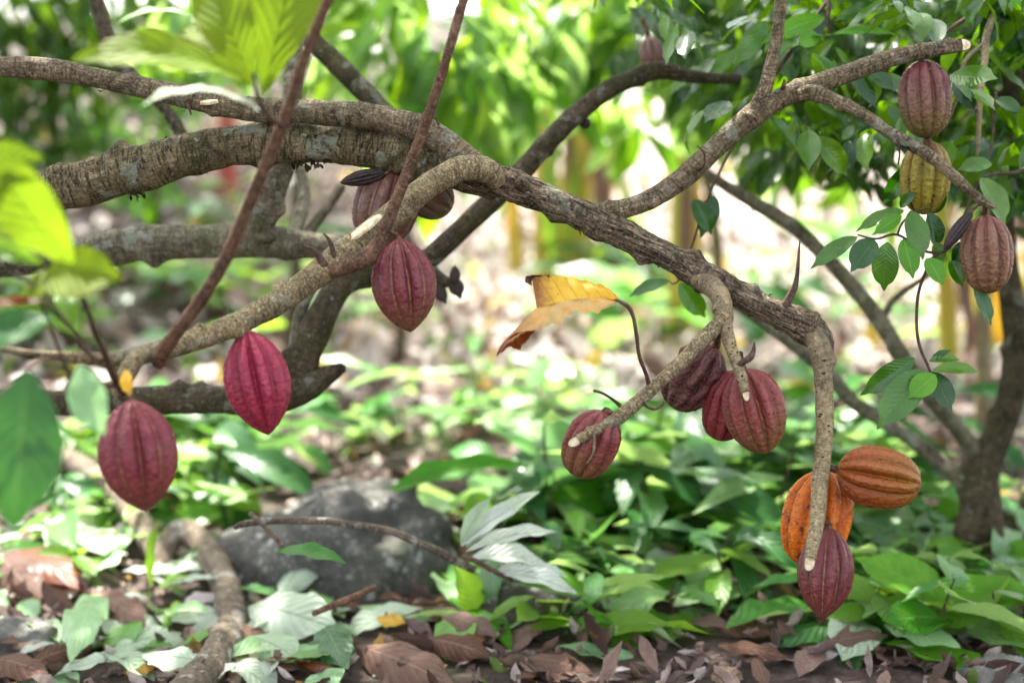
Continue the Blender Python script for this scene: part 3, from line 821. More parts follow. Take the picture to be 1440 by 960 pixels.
# pale healed cut on the olive branch
def scar(cx, cy, dx, dy, w, h, d):
    V = []; n = 26
    ax = Vector((dx, 0, 0)) * 0 + (RGT * dx - UPV * dy).normalized(); up = (RGT * dy + UPV * dx).normalized()
    nor = (up * .75 - FWD * .65).normalized(); up2 = nor.cross(ax)
    if up2.dot(up) < 0: up2 = -up2
    c = P(cx, cy, d)
    for ring, (s, hgt) in enumerate(((1.0, -.004), (.97, .0012), (.5, .0016))):
        for j in range(n):
            a = 2 * math.pi * j / n
            V.append(c + ax * mm(w, d) * s * math.cos(a) + up2 * mm(h, d) * s * math.sin(a) + nor * hgt)
    V.append(c + nor * .0016)
    F = [(r * n + j, r * n + (j + 1) % n, (r + 1) * n + (j + 1) % n, (r + 1) * n + j) for r in range(2) for j in range(n)]
    F += [(2 * n + j, 2 * n + (j + 1) % n, 3 * n) for j in range(n)]
    return mesh_obj('pruning_scar', [tuple(v) for v in V], F, WOOD, None, None, tree)


scar(512, 320, 44, -34, 30, 9, 2.513)
scar(294, 143, 20, -2, 13, 4, 2.653)

# leaves that grow on the rising shoots, near the lens
tube('twig', px([(398, 178, 4, 2.04), (380, 165, 3.5, 1.99), (366, 145, 3.5, 1.95), (360, 125, 3, 1.93), (356, 105, 2.5, 1.92)]), BARK_TWIG, tree, seg=10, step=.005, seed=51)
one_leaf('leaf', P(348, 116, 1.93), P(100, 86, 1.80), mm(78, 1.85), LEAF_YG, tree, normal=UPV * .6 - FWD * .8 + RGT * .1, droop=1.0, fold=.2, seed=1, nt=20, peak=.55, label='long yellow-green leaf reaching left across the upper branch')
one_leaf('leaf', P(370, 136, 1.98), P(428, -120, 2.09), mm(128, 2.03), LEAF_YG, tree, normal=-FWD + RGT * .25 + UPV * .3, droop=.5, fold=.32, seed=2, nt=20, peak=.6, label='broad yellow-green leaf standing up at the top edge')
one_leaf('leaf', P(352, 112, 1.95), P(285, -40, 2.0), mm(84, 1.95), LEAF_YG, tree, normal=-FWD + UPV * .5, droop=.6, fold=.3, seed=3, nt=20)
one_leaf('leaf', P(366, 158, 1.94), P(196, 152, 1.83), mm(58, 1.9), LEAF_PALE, tree, normal=UPV - FWD * .25, droop=1.15, fold=.15, seed=4, nt=20, label='slim leaf with a pale shiny back, drooping over the upper branch')
one_leaf('leaf', P(355, 120, 1.96), P(225, 60, 2.02), mm(52, 2.0), LEAF_YG, tree, normal=-FWD + UPV * .6, droop=.8, fold=.3, seed=15)
one_leaf('leaf', P(350, 100, 2.0), P(330, -30, 2.06), mm(60, 2.0), LEAF_FRESH, tree, normal=-FWD + RGT * .4, droop=.6, fold=.3, seed=16)
one_leaf('leaf', P(345, 90, 1.97), P(258, 40, 2.02), mm(46, 2.0), LEAF_YG, tree, normal=-FWD * .8 + UPV * .5, droop=.8, seed=5)
one_leaf('leaf', P(268, 22, 2.1), P(165, 34, 2.05), mm(26, 2.1), LEAF_MINT, tree, normal=UPV - FWD * .3, droop=.9, seed=6)

# ================================================================== YELLOW LEAF ON ITS TWIG
def yellow_leaf():
    e = empty('dry_leaf', P(872, 424, 2.5), 'torn yellow and brown dying leaf held out on a thin bent stalk', 'leaf')
    tube('leaf_stalk', px([(912, 540, 3.2, 2.515), (908, 524, 2.8, 2.505), (899, 500, 2.8, 2.50), (895, 470, 2.8, 2.495), (891, 447, 2.8, 2.495), (884, 432, 3, 2.49), (872, 424, 2.6, 2.49), (864, 421, 1.6, 2.49)]), BARK_TWIG, e, seg=12, step=.003, lump=.12, seed=61)

    def blade(name, A, B, dA, dB, mat, rows=10, n=40, seed=0, rag=0.):
        A = [(Vector((x, y, d)), 1) for (x, y), d in zip(A, dA)]; B = [(Vector((x, y, d)), 1) for (x, y), d in zip(B, dB)]
        def samp(L):
            sp = spline(L, .5); q = [s[0] for s in sp]
            acc = [0]
            for i in range(1, len(q)): acc.append(acc[-1] + (q[i] - q[i - 1]).length)
            out = []
            for k in range(n + 1):
                t = acc[-1] * k / n
                i = min(range(len(acc)), key=lambda z: abs(acc[z] - t)); out.append(q[i])
            return out
        a, b_ = samp(A), samp(B)
        V, UV, F = [], [], []
        for k in range(n + 1):
            for r in range(rows + 1):
                f = r / rows
                q = a[k].lerp(b_[k], f)
                edge = f ** 3
                nz = mn.noise(Vector((k * .33, seed, f * 2))) * rag * edge * 5
                fl = .0035 * math.sin(k * .8 + f) * f + .012 * f * (1 - f) * math.sin(k * .37 + seed) + .01 * mn.noise(Vector((k * .12, f * 2, seed)))
                V.append(P(q.x + nz * .4, q.y + nz, q.z + fl)); UV.append((.5 + .5 * f, k / n))
        m = rows + 1
        for k in range(n):
            for r in range(rows): F.append((k * m + r, k * m + r + 1, (k + 1) * m + r + 1, (k + 1) * m + r))
        mesh_obj(name, [tuple(v) for v in V], F, mat, UV, None, e)

    b = NT('dying_leaf_upper')
    uv = b.n('TexCoord').outputs['UV']; ob = b.n('TexCoord').outputs['Object']
    sp = b.n('SeparateXYZ', i={0: uv}); u = b.math('MULTIPLY', b.math('SUBTRACT', sp.outputs[0], .5), 2.); v = sp.outputs[1]

    def dying(b, u, v, ob, c1, c2, brown, start, vein, nv):
        f = b.math('FRACT', b.math('MULTIPLY', b.math('SUBTRACT', v, b.math('MULTIPLY', u, .16)), nv))
        side = b.map(b.math('ABSOLUTE', b.math('SUBTRACT', f, .5)), 0, .09, 1, 0)
        col = b.mix(b.map(b.noise(ob, 30, 4, .6), .35, .65), c1, c2)
        col = b.mix(b.math('MULTIPLY', side, .7), col, vein)
        br = b.math('ADD', b.map(v, start, 1.0), b.math('MULTIPLY', b.math('SUBTRACT', b.noise(ob, 38, 5, .7), .5), 1.1))
        col = b.mix(b.map(br, .2, .85, 0, .9), col, brown)
        col = b.mix(b.map(b.noise(ob, 70, 4, .7), .64, .70, 0, .8), col, tuple(c * .5 for c in brown))
        h = b.math('ADD', b.math('MULTIPLY', b.math('ABSOLUTE', b.math('SUBTRACT', f, .5)), .8), b.math('MULTIPLY', b.noise(ob, 110, 3), .3))
        nr = b.bump(h, .003)
        tr = b.n('BsdfTranslucent', i={0: col})
        return b.done(b.n('MixShader', i={0: .4, 1: b.princ(col, .5, .35, nr), 2: tr.outputs[0]}).outputs[0])

    up = dying(b, u, v, ob, (.66, .36, .012), (.74, .46, .03), (.22, .065, .02), .70, (.50, .17, .015), 7)
    b = NT('dying_leaf_lower')
    uv = b.n('TexCoord').outputs['UV']; ob = b.n('TexCoord').outputs['Object']
    sp = b.n('SeparateXYZ', i={0: uv}); u = b.math('MULTIPLY', b.math('SUBTRACT', sp.outputs[0], .5), 2.); v = sp.outputs[1]
    lo = dying(b, u, v, ob, (.66, .36, .10), (.50, .36, .15), (.34, .13, .07), .45, (.72, .36, .08), 10)
    MR = [(872, 423), (850, 419), (826, 419), (800, 422), (778, 427), (755, 433)]
    MD = [2.49, 2.488, 2.486, 2.485, 2.485, 2.485]
    blade('upper_half', MR, [(872, 422), (856, 405), (826, 395), (795, 389), (768, 388), (748, 391)], MD, [2.49, 2.51, 2.53, 2.54, 2.545, 2.55], up, seed=1, rag=.6)
    blade('torn_tip', [(774, 389), (760, 389.5), (749, 392), (748, 402)], [(772, 386.5), (757, 386.5), (741, 388), (738, 396)], [2.545, 2.55, 2.55, 2.54], [2.545, 2.55, 2.545, 2.54], LEAF_BROWN, rows=4, n=20, seed=2, rag=.5)
    LM = MR + [(735, 452), (716, 472), (704, 486), (698, 500)]
    LD = MD + [2.475, 2.465, 2.46, 2.455]
    blade('lower_half', LM, [(872, 424), (852, 434), (828, 440), (806, 438), (790, 452), (776, 457), (752, 464), (732, 470), (713, 488), (699, 501)], LD, [2.49, 2.465, 2.455, 2.455, 2.452, 2.452, 2.455, 2.455, 2.455, 2.455], lo, n=60, seed=3, rag=1.2)
    blade('curled_tip', [(752, 464), (738, 466), (722, 470), (708, 484), (698, 500)], [(749, 468), (738, 482), (727, 491), (716, 487), (702, 497)], [2.455, 2.455, 2.457, 2.456, 2.455], [2.46, 2.475, 2.475, 2.465, 2.457], LEAF_RUST, rows=6, n=30, seed=4, rag=.9)


yellow_leaf()

# ================================================================== PODS
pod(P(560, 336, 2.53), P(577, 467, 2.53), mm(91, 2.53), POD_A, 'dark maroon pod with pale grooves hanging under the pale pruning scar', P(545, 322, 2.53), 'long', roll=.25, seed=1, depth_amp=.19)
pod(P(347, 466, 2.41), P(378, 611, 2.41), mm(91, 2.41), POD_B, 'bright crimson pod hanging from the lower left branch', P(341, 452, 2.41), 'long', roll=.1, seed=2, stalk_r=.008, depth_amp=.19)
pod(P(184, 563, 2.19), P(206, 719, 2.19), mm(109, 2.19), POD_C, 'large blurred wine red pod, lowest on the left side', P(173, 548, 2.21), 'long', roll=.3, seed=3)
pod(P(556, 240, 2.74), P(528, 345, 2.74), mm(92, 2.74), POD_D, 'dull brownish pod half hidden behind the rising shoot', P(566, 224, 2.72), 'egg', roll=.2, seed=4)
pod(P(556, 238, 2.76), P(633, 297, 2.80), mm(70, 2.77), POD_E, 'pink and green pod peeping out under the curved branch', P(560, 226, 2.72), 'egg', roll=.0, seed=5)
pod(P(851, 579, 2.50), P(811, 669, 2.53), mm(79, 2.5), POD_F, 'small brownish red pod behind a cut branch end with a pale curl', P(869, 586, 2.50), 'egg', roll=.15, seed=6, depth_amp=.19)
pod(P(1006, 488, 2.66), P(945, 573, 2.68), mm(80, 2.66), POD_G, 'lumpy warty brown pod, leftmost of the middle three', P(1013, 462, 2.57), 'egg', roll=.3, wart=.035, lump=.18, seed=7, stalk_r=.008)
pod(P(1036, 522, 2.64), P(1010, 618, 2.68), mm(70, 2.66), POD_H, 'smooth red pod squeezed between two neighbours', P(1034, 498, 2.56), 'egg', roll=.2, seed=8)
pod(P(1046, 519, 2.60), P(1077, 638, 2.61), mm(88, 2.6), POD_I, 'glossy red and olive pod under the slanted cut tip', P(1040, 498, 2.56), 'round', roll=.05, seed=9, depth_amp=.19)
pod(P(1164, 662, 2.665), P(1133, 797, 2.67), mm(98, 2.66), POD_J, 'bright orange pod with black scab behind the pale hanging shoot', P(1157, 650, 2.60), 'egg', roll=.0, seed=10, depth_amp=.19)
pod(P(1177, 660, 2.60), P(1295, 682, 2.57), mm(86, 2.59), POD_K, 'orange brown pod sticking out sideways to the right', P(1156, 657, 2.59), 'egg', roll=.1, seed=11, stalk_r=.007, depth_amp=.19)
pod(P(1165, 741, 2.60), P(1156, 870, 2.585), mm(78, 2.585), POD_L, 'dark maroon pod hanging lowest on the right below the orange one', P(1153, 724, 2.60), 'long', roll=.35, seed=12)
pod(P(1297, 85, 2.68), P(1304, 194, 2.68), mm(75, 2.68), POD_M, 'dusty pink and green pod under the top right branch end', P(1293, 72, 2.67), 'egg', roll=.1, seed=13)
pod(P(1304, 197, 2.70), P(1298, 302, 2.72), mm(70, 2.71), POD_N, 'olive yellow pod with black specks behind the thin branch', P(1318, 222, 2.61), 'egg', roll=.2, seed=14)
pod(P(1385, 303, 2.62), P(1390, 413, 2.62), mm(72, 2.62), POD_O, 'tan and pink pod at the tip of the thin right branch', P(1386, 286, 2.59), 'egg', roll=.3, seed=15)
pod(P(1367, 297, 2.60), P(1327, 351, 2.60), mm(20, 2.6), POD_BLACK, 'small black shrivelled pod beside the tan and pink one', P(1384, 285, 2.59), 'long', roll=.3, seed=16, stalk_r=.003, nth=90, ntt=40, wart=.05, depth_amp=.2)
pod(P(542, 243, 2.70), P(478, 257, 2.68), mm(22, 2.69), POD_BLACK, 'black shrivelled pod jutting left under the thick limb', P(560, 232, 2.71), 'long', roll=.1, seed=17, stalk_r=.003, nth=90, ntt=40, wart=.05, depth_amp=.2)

# ================================================================== REAR CACAO TREE (left, blurred)
r0 = P(-260, 700, 3.3); r0.z = terrain(r0.x, r0.y)
rear = empty('cacao_tree', r0, 'lichen covered cacao tree behind the left limbs, blurred', 'cacao tree')
tube('trunk', [(r0 + Vector((0, 0, -.1)), .11), (P(-250, 600, 3.3), .09), (P(-220, 480, 3.3), .075), (P(-200, 380, 3.25), .06), (P(-190, 100, 3.3), .05), (P(-180, -200, 3.3), .04)], BARK_GREY, rear, step=.02, knots=6, seed=71)
tube('limb', px([(-205, 400, 30), (-100, 380, 26), (-20, 371, 23), (80, 362, 22), (150, 350, 24), (200, 342, 25), (250, 340, 24), (330, 339, 23), (400, 342, 21), (450, 346, 18), (500, 350, 16), (540, 352, 10)], 3.08), BARK_GREY, rear, seg=24, step=.01, knots=12, lump=.15, rough=.06, seed=72)
tube('branch', px([(355, 345, 20, 3.08), (362, 320, 21, 3.06), (375, 290, 20, 3.04), (392, 245, 18, 3.02), (402, 205, 17, 3.0), (410, 150, 15, 3.0), (413, 90, 13, 3.0), (420, 20, 12, 3.0), (430, -60, 11, 3.0)]), BARK_GREY, rear, seg=20, step=.01, knots=5, seed=73)
tube('limb', px([(-230, 585, 24, 3.25), (-100, 575, 22, 3.2), (20, 568, 20, 3.15), (100, 566, 18, 3.1), (200, 563, 20, 3.08), (300, 562, 20, 3.06), (380, 560, 22, 3.05), (430, 545, 21, 3.04), (460, 528, 14, 3.04), (483, 516, 7, 3.04)]), BARK_DARK, rear, seg=22, step=.01, knots=10, lump=.16, rough=.07, seed=74)
tube('limb', px([(395, 556, 22, 3.05), (415, 528, 24, 3.05), (432, 490, 23, 3.05), (455, 440, 21, 3.06), (480, 400, 20, 3.08), (510, 388, 18, 3.09), (560, 384, 17, 3.1), (600, 366, 15, 3.1), (640, 330, 15, 3.1), (690, 284, 15, 3.1), (730, 245, 15, 3.1), (765, 205, 14, 3.1), (810, 161, 14, 3.1), (850, 130, 13, 3.1), (890, 110, 12, 3.1), (930, 99, 12, 3.1), (975, 108, 9, 3.12), (1040, 112, 7, 3.15)]), BARK_DARK, rear, seg=20, step=.012, knots=10, lump=.1, seed=75)
tube('branch', px([(596, 372, 12, 3.1), (610, 388, 11, 3.09), (625, 396, 9, 3.08), (640, 396, 5, 3.08)]), BARK_DARK, rear, seg=14, step=.008, lump=.3, seed=76)
tube('branch', px([(405, 20, 12, 3.12), (440, 58, 14, 3.12), (475, 92, 15, 3.12), (505, 122, 15, 3.12), (535, 152, 14, 3.12), (575, 185, 12, 3.14)]), BARK_DARK, rear, seg=16, step=.012, seed=77)
tube('branch', px([(125, -40, 10, 3.3), (136, 0, 10, 3.3), (150, 48, 11, 3.3), (165, 85, 10, 3.3), (188, 112, 10, 3.3), (230, 150, 9, 3.3), (262, 200, 9, 3.3)]), BARK_DARK, rear, seg=14, step=.012, seed=78)
tube('branch', px([(420, 235, 8, 3.3), (428, 270, 9, 3.3), (420, 310, 10, 3.25), (405, 345, 10, 3.15)]), BARK_GREY, rear, seg=12, step=.012, seed=79)
tube('branch', px([(480, 262, 7, 3.4), (462, 290, 7, 3.35), (440, 318, 8, 3.25), (425, 345, 9, 3.12)]), BARK_DARK, rear, seg=12, step=.012, seed=80)
tube('branch', px([(470, 350, 8, 3.1), (440, 400, 8, 3.1), (420, 450, 9, 3.08), (414, 520, 11, 3.06)]), BARK_GREY, rear, seg=12, step=.012, seed=82)
for (bx, by, tx, ty, w) in [(635, 385, 648, 420, 22), (608, 392, 628, 428, 20), (640, 372, 640, 400, 16), (600, 380, 590, 384, 10)]:
    one_leaf('withered_leaf', P(bx, by, 3.08), P(tx, ty, 3.05), mm(w, 3.08), LEAF_BLACK, rear, droop=.9, curl=.7, seed=bx)
# small fruits on it
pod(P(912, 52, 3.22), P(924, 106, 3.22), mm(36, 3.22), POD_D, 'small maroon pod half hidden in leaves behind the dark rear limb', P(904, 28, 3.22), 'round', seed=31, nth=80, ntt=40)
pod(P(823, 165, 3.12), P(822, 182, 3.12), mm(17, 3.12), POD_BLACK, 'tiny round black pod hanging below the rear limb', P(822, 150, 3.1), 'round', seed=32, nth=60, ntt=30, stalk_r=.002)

# ================================================================== RIGHT TREE (blurred trunk)
q0 = G(1380, 800)
dR = (q0 - EYE).dot(FWD)
right = empty('cacao_tree', q0, 'small forked tree with a dark blurred trunk on the right', 'cacao tree')
tube('trunk', [(q0 + Vector((0, 0, -.06)), mm(46, dR))] + px([(1380, 780, 33.6), (1380, 740, 30.3), (1377, 700, 29.5), (1374, 675, 29.5)], dR) + px([(1392, 635, 22.1), (1412, 590, 20.5), (1426, 540, 19.7), (1430, 490, 18.9), (1424, 430, 18.0), (1415, 370, 17.2), (1410, 300, 16.4), (1420, 180, 14.8), (1430, 40, 13.1), (1440, -120, 14)], dR), BARK_DARK, right, seg=22, step=.015, knots=9, lump=.14, seed=83)
tube('limb', px([(1372, 690, 18.3), (1350, 672, 14.1), (1320, 648, 11.3), (1285, 620, 10.6), (1240, 590, 10.6), (1200, 565, 10.6), (1160, 520, 9.9), (1110, 480, 9.2), (1070, 450, 8.4), (1030, 425, 8.4), (990, 400, 7.7), (950, 370, 7.1)], dR), BARK_GREY, right, seg=18, step=.015, knots=7, seed=84)
tube('limb', px([(1382, 680, 16.9, dR), (1372, 640, 12.7, dR), (1345, 600, 12.0, dR - .05), (1310, 560, 12.0, dR - .1), (1270, 505, 12.0, dR - .1), (1240, 455, 12.0, dR - .1), (1205, 410, 11.3, dR - .1), (1165, 365, 10.6, dR - .1), (1115, 318, 10.6, dR - .1), (1060, 285, 9.2, dR - .1), (1015, 258, 7.7, dR - .1), (985, 240, 6.0, dR - .1), (968, 246, 3.4, dR - .1)]), BARK_GREY, right, seg=18, step=.015, knots=8, seed=85)
tube('branch', px([(1240, 452, 4.9, dR - .1), (1258, 420, 4.9, dR - .05), (1300, 390, 4.2, dR), (1330, 360, 3.5, dR)]), BARK_GREY, right, seg=12, step=.015, seed=86)

# ================================================================== GLOSSY LEAVED TREE (top right)
s0 = P(1720, 900, 3.3); s0.z = terrain(s0.x, s0.y)
gl = empty('glossy_tree', s0, 'evergreen with small dark glossy leaves filling the top right corner', 'tree')
tube('trunk', [(s0 + Vector((0, 0, -.1)), .09), (P(1700, 600, 3.3), .075), (P(1670, 300, 3.3), .06), (P(1640, 0, 3.3), .05), (P(1600, -300, 3.3), .03)], BARK_DARK, gl, step=.02, knots=5, seed=91)
for k, L in enumerate([
    [(1650, 60, 12, 3.3), (1560, 10, 9, 3.2), (1470, -15, 7, 3.1), (1415, 0, 6, 3.0), (1390, 40, 5.5, 2.9), (1384, 90, 5, 2.85), (1378, 140, 4.5, 2.82), (1376, 190, 3.5, 2.8), (1374, 220, 2, 2.8)],
    [(1388, 60, 3, 2.88), (1370, 72, 3, 2.86), (1355, 90, 3, 2.85), (1350, 125, 2.6, 2.84), (1338, 160, 2, 2.83), (1330, 178, 1.2, 2.83)],
    [(1378, 150, 2.4, 2.82), (1362, 158, 2, 2.8), (1350, 172, 1.6, 2.8)],
    [(1650, 140, 10, 3.2), (1560, 170, 6, 3.0), (1480, 190, 4, 2.85), (1440, 238, 3, 2.78), (1400, 244, 2.5, 2.74), (1380, 252, 2, 2.72), (1365, 280, 1.8, 2.70), (1345, 330, 1.8, 2.68), (1330, 352, 2, 2.67), (1300, 353, 1.8, 2.66), (1262, 330, 1.8, 2.66), (1232, 336, 1.5, 2.66), (1206, 330, 1.2, 2.66)],
    [(1330, 352, 2, 2.67), (1312, 362, 2, 2.65), (1302, 382, 2.2, 2.64), (1292, 410, 2.2, 2.63), (1289, 440, 2.2, 2.63), (1290, 470, 2.2, 2.63), (1295, 492, 2.2, 2.63), (1304, 512, 2, 2.63), (1310, 528, 1.4, 2.63)],
    [(1262, 330, 1.6, 2.66), (1270, 312, 1.4, 2.67), (1290, 296, 1.3, 2.68), (1310, 292, 1, 2.68)],
    [(1345, 330, 1.5, 2.68), (1362, 340, 1.5, 2.67), (1372, 360, 1.4, 2.67), (1372, 400, 1.4, 2.67)],
    [(1600, -40, 9, 3.3), (1450, -60, 7, 3.2), (1300, -40, 5, 3.1), (1180, -20, 4, 3.0), (1165, 20, 3, 2.95), (1166, 48, 2, 2.94)],
    [(1420, -60, 6, 3.15), (1390, 0, 4, 3.0), (1340, 38, 2.5, 2.9), (1308, 58, 2, 2.85)],
    [(1180, -20, 3, 3.0), (1100, 90, 3, 2.98), (1040, 190, 2.5, 2.96), (1008, 250, 2, 2.94), (988, 300, 1.8, 2.93), (972, 350, 1.6, 2.94), (952, 397, 1.4, 2.95), (942, 396, 1, 2.95)],
    [(1400, 130, 2.5, 2.83), (1398, 165, 2, 2.82), (1393, 210, 1.6, 2.82), (1388, 230, 1, 2.82)],
]):
    tube('branch' if L[0][2] > 4 else 'twig', px(L), BARK_PALE if k in (0, 1, 2) else BARK_TWIG, gl, seg=12, step=.006, lump=.12, seed=100 + k)
GLV = [
    # (base, tip, width, depth, material, droop)
    (1206, 333, 1139, 379, 27, 2.66, 0, .5), (1230, 337, 1196, 383, 39, 2.65, 0, .5), (1248, 340, 1243, 410, 38, 2.64, 0, .35), (1270, 336, 1284, 393, 31, 2.64, 1, .5),
    (1280, 296, 1298, 366, 34, 2.65, 0, .6), (1305, 298, 1317, 352, 32, 2.69, 0, .4), (1272, 296, 1203, 326, 24, 2.68, 0, .7), (1268, 303, 1226, 331, 20, 2.66, 1, .4),
    (1303, 363, 1326, 402, 30, 2.62, 1, .6), (1336, 366, 1354, 404, 22, 2.66, 0, .7), (1316, 340, 1322, 372, 22, 2.68, 0, .5), (1378, 250, 1413, 318, 44, 2.70, 0, .5),
    (1370, 402, 1394, 458, 24, 2.68, 0, .5), (1352, 340, 1340, 378, 20, 2.68, 0, .5), (1266, 292, 1290, 270, 18, 2.7, 0, .6),
    (1286, 503, 1209, 556, 33, 2.64, 0, .5), (1301, 520, 1233, 604, 50, 2.62, 0, .6), (1316, 527, 1277, 560, 34, 2.60, 1, .4), (1311, 522, 1338, 580, 33, 2.65, 0, .35),
    (1312, 520, 1379, 524, 21, 2.63, 0, .7), (1306, 508, 1350, 506, 16, 2.64, 0, .8), (1310, 506, 1338, 492, 12, 2.65, 0, .6),
    (955, 398, 992, 447, 32, 2.95, 0, .6), (942, 395, 884, 418, 22, 2.95, 0, .7), (975, 280, 1000, 330, 30, 2.9, 0, .5), (1005, 275, 985, 335, 30, 2.95, 0, .6),
    (1152, 52, 1122, 64, 30, 2.9, 1, .8), (1172, 48, 1262, 50, 17, 2.9, 1, .7), (1160, 25, 1070, 62, 30, 2.95, 1, .8), (1240, 8, 1172, 30, 24, 2.92, 0, .6), (1272, -10, 1262, 36, 24, 2.9, 0, .7),
    (1310, 300, 1332, 268, 20, 2.72, 0, .5), (1400, 140, 1438, 160, 22, 2.8, 0, .6), (1395, 230, 1345, 240, 26, 2.74, 0, .6),
]
for k, (bx, by, tx, ty, w, d, m, dr) in enumerate(GLV):
    rr = random.Random(k)
    one_leaf('leaf', P(bx, by, d), P(tx, ty, d + rr.uniform(-.03, .02)), mm(w, d), LEAF_GLOSSY_LIGHT if m else LEAF_GLOSSY, gl, normal=-FWD + UPV * rr.uniform(.2, .9) + RGT * rr.uniform(-.35, .35), droop=dr, fold=rr.uniform(.15, .4), seed=k, peak=.46, tip=.85, wave=.012)


def glossy_mass():
    near, far = [], []
    # twig ends carry bunches of leaves
    for _ in range(400):
        d = RS.uniform(2.78, 4.3)
        x = RS.uniform(880, 1560); y = RS.uniform(-120, 330)
        lim = 50 + 150 * sstep(900, 1120, x) + 60 * sstep(1300, 1380, x) + 40 * mn.noise((x * .011, 3, 0)) * 2
        if y > lim: continue
        if d < 3.2 and x < 1330 and RS.random() < .45: continue
        c = P(x, y, d)
        # keep the view to the limbs and pods free
        ax = RS.uniform(0, 6.28)
        tw = Vector((math.cos(ax), math.sin(ax) * .6, RS.uniform(-.7, .25))).normalized()
        for q in range(RS.randint(5, 9)):
            p = c + tw * (q * .022)
            side = tw.cross(Vector((0, 0, 1))).normalized() * (1 if q % 2 else -1)
            dr = (tw * .6 + side * RS.uniform(.5, 1) + Vector((0, 0, RS.uniform(-.9, -.1)))).normalized()
            n = Vector((RS.gauss(0, .5), RS.gauss(-.35, .5), 1))
            (near if d < 3.4 else far).append((p, dr, n, RS.uniform(.055, .125), RS.uniform(.7, 1.1)))
    for _ in range(420):
        d = RS.uniform(3.6, 4.9); x = RS.uniform(940, 1600); y = RS.uniform(-120, 300)
        if y > 40 + 150 * sstep(930, 1150, x) + 70 * sstep(1300, 1380, x) + 30 * mn.noise((x * .012, 7, 0)): continue
        c = P(x, y, d)
        for q in range(7):
            a = RS.uniform(0, 6.28)
            far.append((c + Vector((RS.gauss(0, .06), RS.gauss(0, .06), RS.gauss(0, .06))), Vector((math.cos(a), math.sin(a), RS.uniform(-1.4, 0))), Vector((RS.gauss(0, .5), RS.gauss(-.35, .5), 1)), RS.uniform(.07, .13), RS.uniform(.8, 1.1)))
    batch('foliage', near, LEAF_GLOSSY, gl, 'glossy')
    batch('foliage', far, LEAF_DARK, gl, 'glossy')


glossy_mass()

# ================================================================== YOUNG PLANT NEAR THE LENS (left edge)
FGT = []
for k, L in enumerate([
    [(173, 552, 6, 2.205), (168, 545, 5.5, 2.19), (158, 522, 4.5, 2.12), (140, 480, 4, 2.02), (118, 425, 4, 1.93), (100, 385, 4, 1.88), (95, 350, 3.5, 1.86)],
    [(166, 540, 5, 2.18), (120, 545, 4, 2.05), (95, 520, 3.5, 1.92), (72, 460, 3, 1.86), (50, 405, 3, 1.84), (20, 385, 2.5, 1.82)],
    [(150, 506, 4, 2.09), (128, 500, 3, 2.0), (100, 462, 3, 1.92), (68, 422, 3, 1.9), (62, 400, 2.5, 1.9)],
    [(95, 520, 3, 1.92), (60, 508, 3, 1.85), (38, 518, 3, 1.74)],
]):
    FGT.append(tube('leafy_shoot', px(L), BARK_TWIG, tree, seg=10, step=.006, lump=.1, seed=120 + k))
fg = FGT[0]
FG = [
    (104, 370, -30, 205, 88, 1.72, LEAF_YG, .8, 'large glowing yellow-green leaf pointing up'), (60, 392, 172, 392, 82, 1.80, LEAF_YG, .7, 'round yellow-green leaf across the lichen branch'),
    (-60, 330, 62, 372, 34, 1.80, LEAF_FRESH, .7, None), (-50, 430, 68, 423, 15, 1.84, LEAF_RUST, .3, 'thin orange dying leaf'),
    (75, 446, -60, 495, 60, 1.80, LEAF_BLUE, .5, None), (40, 520, 18, 745, 118, 1.70, LEAF_BLUE, .55, 'big deep green leaf hanging at the left edge'),
    (112, 512, 146, 612, 58, 1.86, LEAF_MINT, .6, 'pale fresh leaf hanging beside the large wine red pod'), (-40, 260, 62, 222, 74, 1.72, LEAF_YG, .7, None), (-30, 300, 40, 330, 50, 1.76, LEAF_YG, .5, None), (96, 372, 20, 300, 44, 1.84, LEAF_FRESH, .7, None), (100, 380, 30, 425, 40, 1.86, LEAF_YG, .7, None),
    (84, 400, 102, 470, 30, 1.95, LEAF_FRESH, .5, None), (176, 520, 184, 556, 20, 2.15, LEAF_YELLOW, .5, 'small dry yellow scrap'),
    (-10, 470, -40, 560, 50, 1.8, LEAF_BLUE, .4, None),
]
for k, (bx, by, tx, ty, w, d, m, dr, lb) in enumerate(FG):
    one_leaf('leaf', P(bx, by, d), P(tx, ty, d - .03), mm(w, d), m, fg, normal=-FWD + UPV * .45 + RGT * (.3 if k % 2 else -.3), droop=dr, fold=.22, seed=30 + k, nt=18, label=lb)

# ================================================================== FALLEN BRANCHES
def gpts(lst):
    out = []
    for q in lst:
        p = G(q[0], q[1]); d = (p - EYE).dot(FWD); r = mm(q[2], d)
        out.append((p + Vector((0, 0, r * .6 + (q[3] if len(q) > 3 else 0))), r))
    return out


def ground_stick(name, lst, mat, label, cat, seg=16, **kw):
    o = tube(name, gpts(lst), mat, None, seg=seg, step=.012, **kw)
    return tag(o, label, cat)


